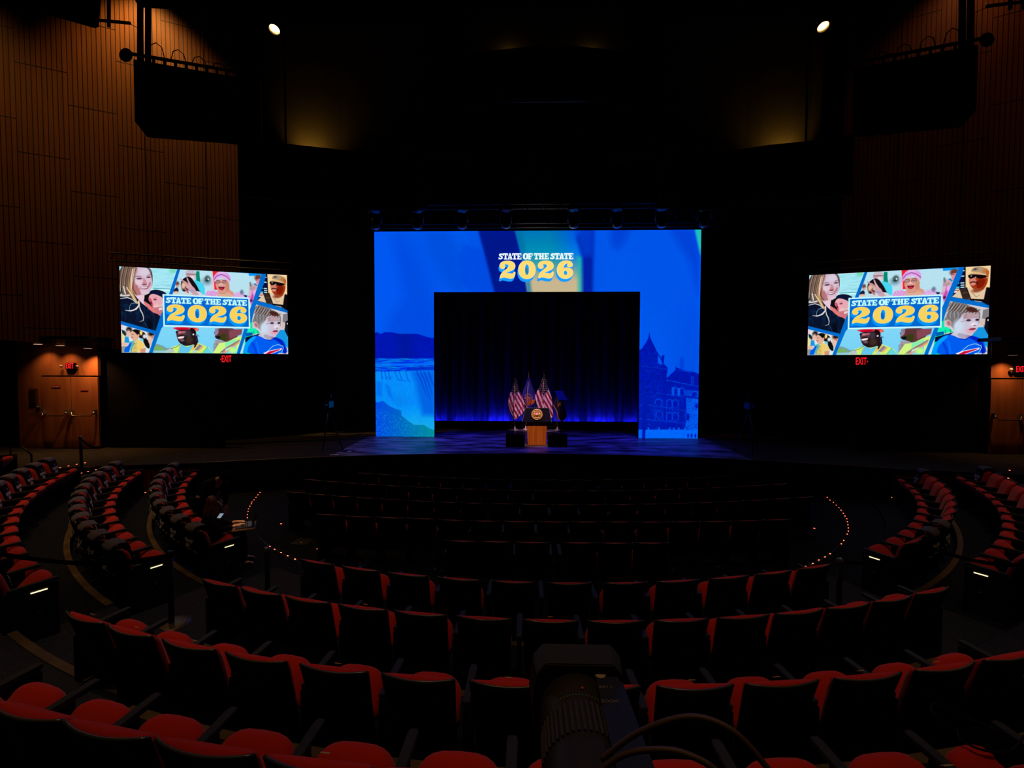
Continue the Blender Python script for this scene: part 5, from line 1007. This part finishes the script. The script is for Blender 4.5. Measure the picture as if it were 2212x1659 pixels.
# ---------------------------------------------------------------- overhead: catwalks, boxes, lamps
for sg in (-1, 1):
    n = 'left' if sg < 0 else 'right'
    B = tag(empty('lighting_balcony', (0, 0, 0)), 'black %s side lighting box hanging in front of the slatted wall' % n, 'lighting box', 'side lighting boxes')
    def sx(P): return [Vector((sg*-p[0] if sg > 0 else p[0], p[1], p[2])) for p in P]
    A = [atY(288, 128, 9.6), atY(515, 167, 10.6), atY(515, 312, 10.6), atY(330, 298, 9.75), atY(318, 296, 9.7), atY(291, 262, 9.6)]
    A = [Vector((-sg*a.x, a.y, a.z)) for a in A]
    A = [Vector((sg*abs(a.x), a.y, a.z)) for a in A]
    vs = A+[a+Vector((0, .2, .1)) for a in A]; k = len(A)
    MB().add(vs, [tuple(range(k)), tuple(range(2*k-1, k-1, -1))]+[(i, (i+1) % k, k+(i+1) % k, k+i) for i in range(k)]).build('front_panel', BLKC, B)
    p0, p1 = A[0], A[1]
    r_ = MB().tube([p0+Vector((-sg*-.2, 0, .14)), p1+Vector((0, 0, .12))], .035, 8).build('top_rail', BLK, B)
    for i in range(9):
        q = p0.lerp(p1, .08+.1*i)+Vector((0, 0, .08)); MB().tube([q, q+Vector((0, 0, -.12))], .03, 6).build('clamp', BLKM, r_)
    for i in range(4):
        q = p0.lerp(p1, .14+.2*i); MB().tube([q+Vector((0, 0, .15)), q+Vector((sg*-.05, 0, .36-.05*i)), q+Vector((sg*-.16, 0, .40-.06*i)), q+Vector((sg*-.28, 0, .30-.06*i)), q+Vector((sg*-.34, 0, .06-.05*i))], .01, 5).build('cable_loop', BLK, r_)
    for xp in (303, 320):
        a = atY(xp, 0, 9.65); b = atY(xp, 134, 9.65); a.x = sg*abs(a.x); b.x = sg*abs(b.x)
        MB().tube([b, (b.x+(a.x-b.x)*2.2, b.y, b.z+(a.z-b.z)*2.2)], .055, 8).build('hanger', BLK, B)
    d_ = atY(272, 119, 9.6); d_.x = sg*abs(d_.x); dm = MB().lathe([(.14, -.01), (.14, .01)], (0, 0, 0), 28, 'y').build('round_reflector', mat('reflector_'+n, (.05, .02, .025), .6), B, True); dm.location = d_
    # upper black balcony corner and pipes
    U_ = tag(empty('ceiling_panel', (0, 0, 0)), 'black ceiling panel in the top %s corner in front of the wooden wall' % n, 'ceiling panel', 'black ceiling panels')
    for poly, yy in (([(-60, -140), (-60, 2), (110, 34), (205, 61), (222, -140)], 8.6), ([(288, -140), (292, 2), (302, 16), (396, 22), (470, 58), (515, 55), (940, 55), (940, -140)], 10.9)):
        Q = [atY(a, b, yy) for a, b in poly]; Q = [Vector((sg*abs(q.x) if True else 0, q.y, q.z)) for q in Q]; k = len(Q)
        MB().add(Q+[q+Vector((0, .08, .08)) for q in Q], [tuple(range(k)), tuple(range(2*k-1, k-1, -1))]+[(i, (i+1) % k, k+(i+1) % k, k+i) for i in range(k)]).build('panel', BLK, U_)
    for (a, b), (c_, d2), r in (((235, -60), (235, 58), .03), ((205, 43), (281, 50), .028), ((281, 52), (306, 64), .006)):
        P_, Q_ = atY(a, b, 8.7), atY(c_, d2, 8.7); P_.x = sg*abs(P_.x); Q_.x = sg*abs(Q_.x); MB().tube([P_, Q_], r, 8).build('pipe', BLK, U_)
    # downlight
    p = atY(593, 63, 9) if sg < 0 else atY(1778, 57, 9)
    lp = tag(empty('ceiling_spotlight', p), 'bright warm round ceiling spotlight, upper %s' % n, 'spotlight', 'bright ceiling spotlights')
    can = MB().lathe([(.105, -.02), (.12, -.02), (.125, .05), (.11, .24), (.04, .28)], n=28, cap=False).build('can', BLKM, lp, True)
    MB().lathe([(.100, -.02), (.085, .0), (.05, .05), (.001, .06)], n=24, cap=False).build('reflector', mat('spot_reflector'+n, (.8, .6, .3), .2, .9), lp, True)
    MB().blob((0, 0, .02), (.062, .062, .04)).build('bulb', mat('spot_bulb'+n, (1, .8, .5), .4, emit=(1, .62, .28), es=9), lp, True)
    lp.rotation_euler = (math.radians(-24), 0, 0)
    MB().tube([(0, 0, .26), (0, 3.5, 8)], .02, 6).build('stem', BLK, lp)
    # cove glow: curved catwalk front with a shaded lamp behind it and a panel that catches its light
    K = tag(empty('catwalk', (0, 0, 0)), 'dark curved catwalk front with a dim brown glow behind it, upper %s' % n, 'catwalk', 'catwalks with dim glow')
    ctl = [(515, 296), (560, 302), (608, 309), (660, 315), (700, 319), (760, 326), (830, 333), (900, 338)] if sg < 0 else [(1845, 288), (1820, 293), (1752, 304), (1700, 309), (1660, 313), (1600, 322), (1530, 330), (1460, 336)]
    Y0 = [11.0+.12*i for i in range(8)]; top = [atY(a, b, y) for (a, b), y in zip(ctl, Y0)]
    vs = []
    for q in top: vs += [q, q+Vector((0, .08, 0)), q+Vector((0, .08, -1.4)), q+Vector((0, 0, -1.4))]
    MB().add(vs, [(4*i+j, 4*i+(j+1) % 4, 4*i+4+(j+1) % 4, 4*i+4+j) for i in range(7) for j in range(4)]+[(0, 1, 2, 3), (28, 31, 30, 29)]).build('parapet', BLKC, K)
    vs = []
    for q in top: vs += [q+Vector((0, 1.3, -.9)), q+Vector((0, 1.1, 4.6))]
    pn = MB().add(vs, [(2*i, 2*i+2, 2*i+3, 2*i+1) for i in range(7)]).build('back_panel', mat('brown_panel'+n, (.07, .05, .016), .8), K); s_ = pn.modifiers.new('thick', 'SOLIDIFY'); s_.thickness = .03
    a = atY(608 if sg < 0 else 1752, 250, 11.0); b = atY(608 if sg < 0 else 1752, 312, 11.0); MB().tube([a+Vector((0, .2, 9.4)), b+Vector((0, .2, 0))], .025, 6).build('hanger', BLK, K)
    gl = atY(640 if sg < 0 else 1728, 316, 11.6); light('SPOT', (gl.x, 12.0, gl.z+.08), 26 if sg < 0 else 22, (1, .58, .12), (gl.x, 12.75, gl.z+.8), .03, 120, 1, name='catwalk_glow')
K = tag(empty('catwalk', (0, 0, 0)), 'dark catwalk front with two dim brown glows, top centre', 'catwalk', 'catwalks with dim glow')
ctl = [(1000, 118), (1060, 109), (1140, 101), (1190, 99), (1240, 99), (1310, 106), (1370, 116)]; top = [atY(a, b, 10) for a, b in ctl]; vs = []
for q in top: vs += [q, q+Vector((0, .08, 0)), q+Vector((0, .08, -1.1)), q+Vector((0, 0, -1.1))]
MB().add(vs, [(4*i+j, 4*i+(j+1) % 4, 4*i+4+(j+1) % 4, 4*i+4+j) for i in range(6) for j in range(4)]+[(0, 1, 2, 3), (24, 27, 26, 25)]).build('parapet', BLKC, K)
q0, q1 = top[0], top[-1]; MB().box(((q0.x+q1.x)/2, 11.1, q0.z+.7), (abs(q1.x-q0.x), .05, 2.2)).build('back_panel', mat('brown_panel_c', (.10, .075, .025), .8), K)
for xp in (1098, 1282): p = atY(xp, 112, 10.6); light('POINT', (p.x, 11.0, p.z+.2), 1.1, (1, .6, .16), size=.04, name='catwalk_glow')
# faint acoustic reflectors over the stage
for q, (a, b) in enumerate(((955, 345), (1400, 345))):
    p = atY(a, b, 14.5); o = MB().grid(lambda u, v: ((u-.5)*2.0, (v-.5)*1.2, .25*math.sin(PI*u)), 16, 4).build('acoustic_reflector', mat('reflector_grey%d' % q, (.06, .06, .07), .7), None, True); o.location = p; o.rotation_euler = (.5, 0, 0); s_ = o.modifiers.new('thick', 'SOLIDIFY'); s_.thickness = .03
    for q_ in (-.7, .7): MB().tube([(q_, 0, .12), (q_, 4.2, 7.6)], .008, 5).build('hanging_cable', BLK, o)
    tag(o, 'faint dark curved acoustic reflector above the stage, %s one' % ('left' if q == 0 else 'right'), 'acoustic panel', 'acoustic reflectors over the stage')
# camera tripods standing beside the stage
for q, (a, b) in enumerate(((683, 985), (1650, 990))):
    p = atZ(a, b, 1.0); e = tag(empty('camera_tripod', (p.x, p.y+.9, 1.0)), 'dark video camera on a tripod standing on stage %s of the LED wall' % ('left' if q == 0 else 'right'), 'tripod camera', 'tripod cameras beside the LED wall')
    for k in range(3):
        an = 2*PI*k/3+.4; MB().tube([(0, 0, 1.3), (.4*math.cos(an), .4*math.sin(an), 0)], .02, 6).build('leg', BLKM, e, True)
    MB().box((0, 0, 1.45), (.16, .36, .2)).lathe([(.05, -.35), (.06, -.15)], (0, 0, 1.45), 16, 'y').build('camera_body', BLKM, e, bevel=.01); MB().tube([(0, 0, 1.25), (0, 0, 1.38)], .05, 8).build('head', BLKM, e); MB().tube([(.05, .1, 1.34), (.25, .5, 1.2)], .012, 6).build('pan_bar', BLKM, e)
    MB().box((0, 0, 1.72), (.16, .03, .1)).tube([(0, 0, 1.55), (0, 0, 1.68)], .012, 6).build('monitor', BLKM, e)
# ---------------------------------------------------------------- broadcast camera in the foreground
T = tag(empty('broadcast_camera', (-.243, .55, 1.875)), 'large dark broadcast camera with hooded zoom lens, seen from behind at the bottom centre', 'video camera')
cb = mat('camera_grey', (.028, .02, .014), .5, spec=.4); cblue = mat('servo_blue', (.02, .022, .05), .45, spec=.4)
Z0 = .83  # lens axis above the platform
hood = MB(); prof = [(-.124, -.09), (-.134, .0), (-.122, .085), (-.095, .116), (.095, .116), (.122, .085), (.134, 0), (.124, -.09)]
for y0, y1, s0, s1 in ((.63, .71, .93, 1.0),):
    n = len(prof); vs = [(x*s0, y0, Z0+z*s0) for x, z in prof]+[(x*s1, y1, Z0+z*s1) for x, z in prof]+[(x*s1*.93, y1, Z0+z*s1*.93) for x, z in prof]+[(x*s0*.6, y0, Z0+z*s0*.6) for x, z in prof]
    hood.add(vs, [(r*n+i, r*n+(i+1) % n, ((r+1) % 4)*n+(i+1) % n, ((r+1) % 4)*n+i) for r in range(4) for i in range(n)])
hood.build('lens_hood', cb, T, bevel=.004)
lens = MB().lathe([(.06, .05), (.072, .08), (.078, .2), (.086, .28), (.092, .36), (.092, .46), (.092, .56), (.094, .58), (.094, .66)], (-.01, 0, Z0-.01), 48, 'y').build('lens_barrel', cb, T, True)
m = MB()
for i in range(44):
    a = 2*PI*i/44; m.box((-.01+.094*math.cos(a), .485, Z0-.01+.094*math.sin(a)), (.006, .09, .006))
m.build('focus_ring', mat('rubber', (.04, .03, .02), .6), lens)
m = MB()
for i in range(14):
    a = math.radians(60+i*5); m.box((-.01+.0925*math.cos(a), .553, Z0-.01+.093*math.sin(a)), (.002, .005, .002))
m.build('scale_marks', mat('green_marks', (.08, .3, .12), .6), lens, label='green engraved scale marks')
MB().blob((.0, .572, Z0+.086), (.004, .004, .003), 8, 6).build('index_dot', mat('red_dot', (.9, .08, .03), .4), lens)
sv = MB().prism([(.03, .12), (.135, .12), (.112, .64), (.03, .66)], Z0-.08, Z0+.078).build('servo_unit', cblue, T, bevel=.012)
MB().lathe([(.014, 0), (.0155, .003), (.011, .005)], (.055, .632, Z0+.078), 20).build('knob', mat('worn_knob', (.5, .35, .2), .4), sv, True)
for (y, s_, tx) in ((.586, .014, 'RET 1'), (.537, .014, 'ZOOM')):
    t_ = put('lettering', text_mesh('lettering', tx, s_, mat('print_'+tx[:2], (.35, .22, .14), .5), .0003), sv); t_.rotation_euler.x = -PI/2; t_.location = (.062, y, Z0+.0795)
MB().box((0, -.12, Z0-.02), (.2, .36, .26)).build('camera_body', cb, T, bevel=.015); MB().box((0, -.1, Z0-.2), (.14, .3, .08)).build('mount_plate', BLKM, T)
for k in range(3):
    an = 2*PI*k/3+.5; MB().tube([(0, -.1, Z0-.22), (.45*math.cos(an), -.1+.45*math.sin(an), 0)], .022, 8).build('tripod_leg', BLKM, T, True)
m = MB()
def arc(P, n=24):
    out = []
    P = [P[0]]+P+[P[-1]]
    for i in range(1, len(P)-2):
        for k in range(n//3):
            t_ = k/(n//3); p0, p1, p2, p3 = (Vector(P[i+q]) for q in (-1, 0, 1, 2)); out.append(.5*((2*p1)+(p2-p0)*t_+(2*p0-5*p1+4*p2-p3)*t_*t_+(3*p1-p0-3*p2+p3)*t_**3))
    return out+[Vector(P[-1])]
CBL = mat('brown_cable', (.12, .06, .02), .5)
o_ = Vector(T.location)
for P in ([(1300, 1640), (1380, 1582), (1480, 1549), (1560, 1566), (1630, 1625), (1690, 1730), (1660, 1900)], [(1270, 1700), (1330, 1640), (1400, 1620), (1480, 1628), (1560, 1680), (1600, 1800), (1560, 1900)]):
    MB().tube([p-o_ for p in arc([atY(a, b, .85-.02*i) for i, (a, b) in enumerate(P)])], .0055, 8).build('lens_cable', CBL, T, True)
# bag with straps lying on a seat at the lower right
p = pol(Rr['r1']-.2, 8.65, .97+.55)
e = tag(empty('shoulder_bag', p, math.radians(8)), 'black shoulder bag with loose straps on a red seat at the lower right', 'bag')
MB().blob((.12, .02, .03), (.17, .12, .10), 16, 10).build('pouch', BLKC, e, True)
for P in ([(-.05, .02, .14), (-.16, .08, .20), (-.10, .14, .22), (.05, .1, .16), (.2, .02, .12)], [(.0, .1, .10), (-.08, .02, .12), (-.05, -.05, .12), (.1, -.06, .1), (.25, -.02, .14)]): MB().tube(arc([Vector(q) for q in P]), .006, 6).build('strap', BLK, e, True)
# ---------------------------------------------------------------- people
def skin(name, verts, edges, m, parent, sub=2, root=0):
    me = bpy.data.meshes.new(name); me.from_pydata([v[:3] for v in verts], edges, []); me.materials.append(m); o = put(name, me, parent)
    s_ = o.modifiers.new('skin', 'SKIN'); s_.use_smooth_shade = True
    for i, v in enumerate(verts): r = v[3]; me.skin_vertices[0].data[i].radius = (r, r) if not isinstance(r, tuple) else r; me.skin_vertices[0].data[i].use_root = (i == root)
    u = o.modifiers.new('smooth', 'SUBSURF'); u.levels = sub; u.render_levels = sub; return o
def body_graph(J):
    """J: joint positions in the figure's own frame; hands get five fingers each"""
    V, E = [], []
    def a(p, r, par=None): V.append((*p, r)); i = len(V)-1; (E.append((par, i)) if par is not None else None); return i
    pel = a(J['pelvis'], .13); sp_ = a(J['waist'], .12, pel); ch = a(J['chest'], .13, sp_); nk = a(J['neck'], .055, ch); nk2 = a(Vector(J['neck']).lerp(Vector(J['head']), .45), .055, nk); hd_ = a(J['head'], (.078, .095), nk2); tp = a(J['crown'], (.070, .085), hd_)
    for s_ in ('l', 'r'):
        sh = a(J['sh_'+s_], .062, ch); el = a(J['el_'+s_], .045, sh); wr = a(J['wr_'+s_], .028, el); pm = a(J['pm_'+s_], (.034, .018), wr)
        d = (Vector(J['pm_'+s_])-Vector(J['wr_'+s_])).normalized(); sd = d.cross(Vector((0, 0, 1))).normalized(); dn = Vector((0, 0, -1))
        for k, ln in enumerate((.075, .085, .08, .065)):
            b0 = Vector(J['pm_'+s_])+d*.03+sd*(.026-.0175*k); i1 = a(b0, .009, pm); i2 = a(b0+d*ln*.5+dn*.004, .0085, i1); a(b0+d*ln*.9+dn*.022, .007, i2)
        q = 1 if s_ == 'l' else -1; t0 = Vector(J['pm_'+s_])+sd*q*-.03-d*.01; i1 = a(t0, .011, pm); a(t0+d*.035+sd*q*-.02+dn*.008, .009, i1)
        hp = a(J['hip_'+s_], .095, pel); kn = a(J['kn_'+s_], .062, hp); an = a(J['an_'+s_], .042, kn); a(J['toe_'+s_], .036, an)
    return V, E
def figure(name, label, loc, rz, J, hairm, hair, cloth=JACKET):
    e = tag(empty('person', loc, rz), label, 'person')
    V, E = body_graph(J); skin('body', V, E, SKIN, e)
    # garments follow the limbs
    def sub(keys, rad, edges, nm, m): skin(nm, [(*J[k], r) for k, r in zip(keys, rad)], edges, m, e)
    sub(['pelvis', 'waist', 'chest', 'sh_l', 'el_l', 'wr_l', 'sh_r', 'el_r', 'wr_r', 'neck'], [.155, .145, .16, .082, .062, .044, .082, .062, .044, .075], [(0, 1), (1, 2), (2, 3), (3, 4), (4, 5), (2, 6), (6, 7), (7, 8), (2, 9)], 'jacket', cloth)
    sub(['pelvis', 'hip_l', 'kn_l', 'an_l', 'hip_r', 'kn_r', 'an_r'], [.15, .11, .078, .056, .11, .078, .056], [(0, 1), (1, 2), (2, 3), (0, 4), (4, 5), (5, 6)], 'trousers', TROUS)
    for s_ in ('l', 'r'):
        a_, b_ = Vector(J['an_'+s_]), Vector(J['toe_'+s_]); skin('shoe', [(*(a_+Vector((0, 0, -.02))), .05), (*(b_+Vector((0, 0, .0))), .042)], [(0, 1)], BLK, e)
    h_, c_ = Vector(J['head']), Vector(J['crown']); f_ = Vector(J['face']).normalized(); up_ = (c_-h_).normalized(); sd = f_.cross(up_).normalized()
    fm = MB()
    def at(s1, u1, f1): return h_+sd*s1+up_*u1+f_*f1
    fm.tube([at(0, .045, .088), at(0, .01, .115), at(0, -.002, .10)], [.008, .014, .012], 8).build('nose', SKIN, e, True)
    MB().tube([at(-.025, -.032, .092), at(0, -.036, .10), at(.025, -.032, .092)], [.003, .006, .003], 6).build('lips', mat('lips', (.45, .12, .09), .5), e, True)
    for q in (-1, 1):
        MB().blob(at(q*.032, .042, .083), (.012, .012, .012), 10, 8).build('eye', mat('eye', (.5, .5, .5), .2), e, True); MB().tube([at(q*.015, .066, .092), at(q*.035, .07, .09), at(q*.05, .062, .078)], .004, 5).build('eyebrow', hairm, e, True)
        MB().blob(at(q*.083, .02, .0), (.012, .018, .03), 10, 8).build('ear', SKIN, e, True)
    hair(e, h_, up_, sd, f_, hairm); return e
def long_hair(e, h_, up_, sd, f_, hm):
    m = MB()
    def g(u, v):
        a = -2.35+4.7*u; 
        if v < .45:
            ph = v/.45*PI/2; r = .112*math.sin(ph)+.004; z = .135*math.cos(ph)+.02; return h_+sd*(r*math.sin(a))*.98-f_*(r*math.cos(a))*1.02+up_*z
        k = (v-.45)/.55; r = .112+.045*math.sin(k*2.4)+.008*math.sin(a*9+k*8); return h_+sd*r*math.sin(a)-f_*r*math.cos(a)*1.02+Vector((0, 0, 1))*(.02-.34*k)
    o = m.grid(g, 44, 20).build('hair', hm, e, True); s_ = o.modifiers.new('thick', 'SOLIDIFY'); s_.thickness = .02
def short_hair(e, h_, up_, sd, f_, hm):
    def g(u, v):
        a = 2*PI*u; ph = v*1.75; fr = max(0, -math.cos(a)); ph *= 1-.32*fr; r = .112*math.sin(ph); return h_+sd*r*math.sin(a)-f_*r*math.cos(a)*1.05+up_*(.118*math.cos(ph)+.025)+sd*.004*math.sin(a*13)
    o = MB().grid(g, 36, 12).build('hair', hm, e, True); s_ = o.modifiers.new('thick', 'SOLIDIFY'); s_.thickness = .012
# seated woman typing on a laptop (figure frame: +y is the way she faces)
JW = dict(pelvis=(0, .14, .56), waist=(0, .12, .70), chest=(0, .14, .86), neck=(0, .17, .98), head=(0, .21, 1.10), crown=(0, .205, 1.18), face=(0, 1, -.25),
  sh_l=(-.17, .14, .92), el_l=(-.22, .28, .72), wr_l=(-.10, .48, .735), pm_l=(-.075, .55, .745), sh_r=(.17, .14, .92), el_r=(.24, .29, .72), wr_r=(.14, .49, .735), pm_r=(.115, .56, .745),
  hip_l=(-.1, .2, .55), kn_l=(-.12, .60, .56), an_l=(-.12, .62, .10), toe_l=(-.13, .78, .045), hip_r=(.1, .2, .55), kn_r=(.12, .60, .56), an_r=(.12, .62, .10), toe_r=(.13, .78, .045))
th = -34.4; p = pol(Rr['r4']-.02, th, .215)
WR = math.radians(-62)
wm = figure('woman', 'woman with long reddish brown hair sitting in the inner left row, typing on a laptop', p, WR, JW, HAIRB, long_hair)
MB().tube([(.088, .23, 1.145), (.08, .31, 1.145), (.045, .33, 1.14), (-.045, .33, 1.14), (-.08, .31, 1.145), (-.088, .23, 1.145)], .003, 5).build('glasses', GREY, wm)
def place_rel(x, y, z): c, s_ = math.cos(WR), math.sin(WR); return (p.x+x*c-y*s_, p.y+x*s_+y*c, p.z+z)
lt = tag(empty('laptop', place_rel(.02, .63, .69), WR+.06), 'open laptop on the tray in front of the long-haired woman', 'laptop')
MB().box((0, 0, .01), (.33, .24, .018)).build('keyboard_base', mat('laptop_grey', (.10, .10, .11), .4, .4), lt, bevel=.004)
m = MB()
for i in range(11):
    for j in range(4): m.box((-.135+i*.027, -.02+j*.026, .022), (.021, .02, .005))
m.build('keys', mat('keys', (.012, .012, .016), .5), lt)
sc_ = MB().box((0, .165, .115), (.33, .012, .235), rx=-.35).build('screen_lid', BLKM, lt, bevel=.004, label='open dark screen lid')
tray = tag(MB().box((0, 0, 0), (.44, .34, .018)).build('tray_table', mat('tray_wood', (.30, .16, .07), .5), bevel=.006), 'small pale folding tray under the laptop', 'tray'); tray.location = place_rel(.03, .64, .678); tray.rotation_euler.z = WR
ph = tag(MB().box((0, 0, 0), (.06, .006, .09), rx=-1.0).build('lit_phone', mat('phone_glow', (.2, .2, .2), .3, emit=(.35, .5, .62), es=.55), bevel=.002), 'phone with glowing pale blue screen held beside the seated woman', 'phone'); ph.location = atY(476, 1114, 6.95)
# standing person bending forward in front of her
JS = dict(pelvis=(0, 0, .93), waist=(0, .08, 1.08), chest=(0, .26, 1.25), neck=(0, .40, 1.34), head=(0, .52, 1.36), crown=(0, .575, 1.41), face=(0, .62, -.78),
  sh_l=(-.19, .30, 1.28), el_l=(-.24, .30, 1.0), wr_l=(-.18, .34, .78), pm_l=(-.16, .37, .71), sh_r=(.19, .30, 1.28), el_r=(.25, .28, 1.0), wr_r=(.18, .34, .78), pm_r=(.16, .37, .71),
  hip_l=(-.1, 0, .88), kn_l=(-.12, .05, .48), an_l=(-.12, 0, .09), toe_l=(-.13, .15, .04), hip_r=(.1, 0, .88), kn_r=(.12, .05, .48), an_r=(.12, 0, .09), toe_r=(.13, .15, .04))
figure('standing', 'person in dark clothes with dark hair bending forward in front of the seated woman', (-6.62, 8.5, .13), math.radians(-100), JS, HAIRD, short_hair)
light('SPOT', (-4.7, 7.0, 4.4), 240, (1, .55, .25), (-5.22, 7.46, .95), .03, 7.5, .6, name='reading_light')
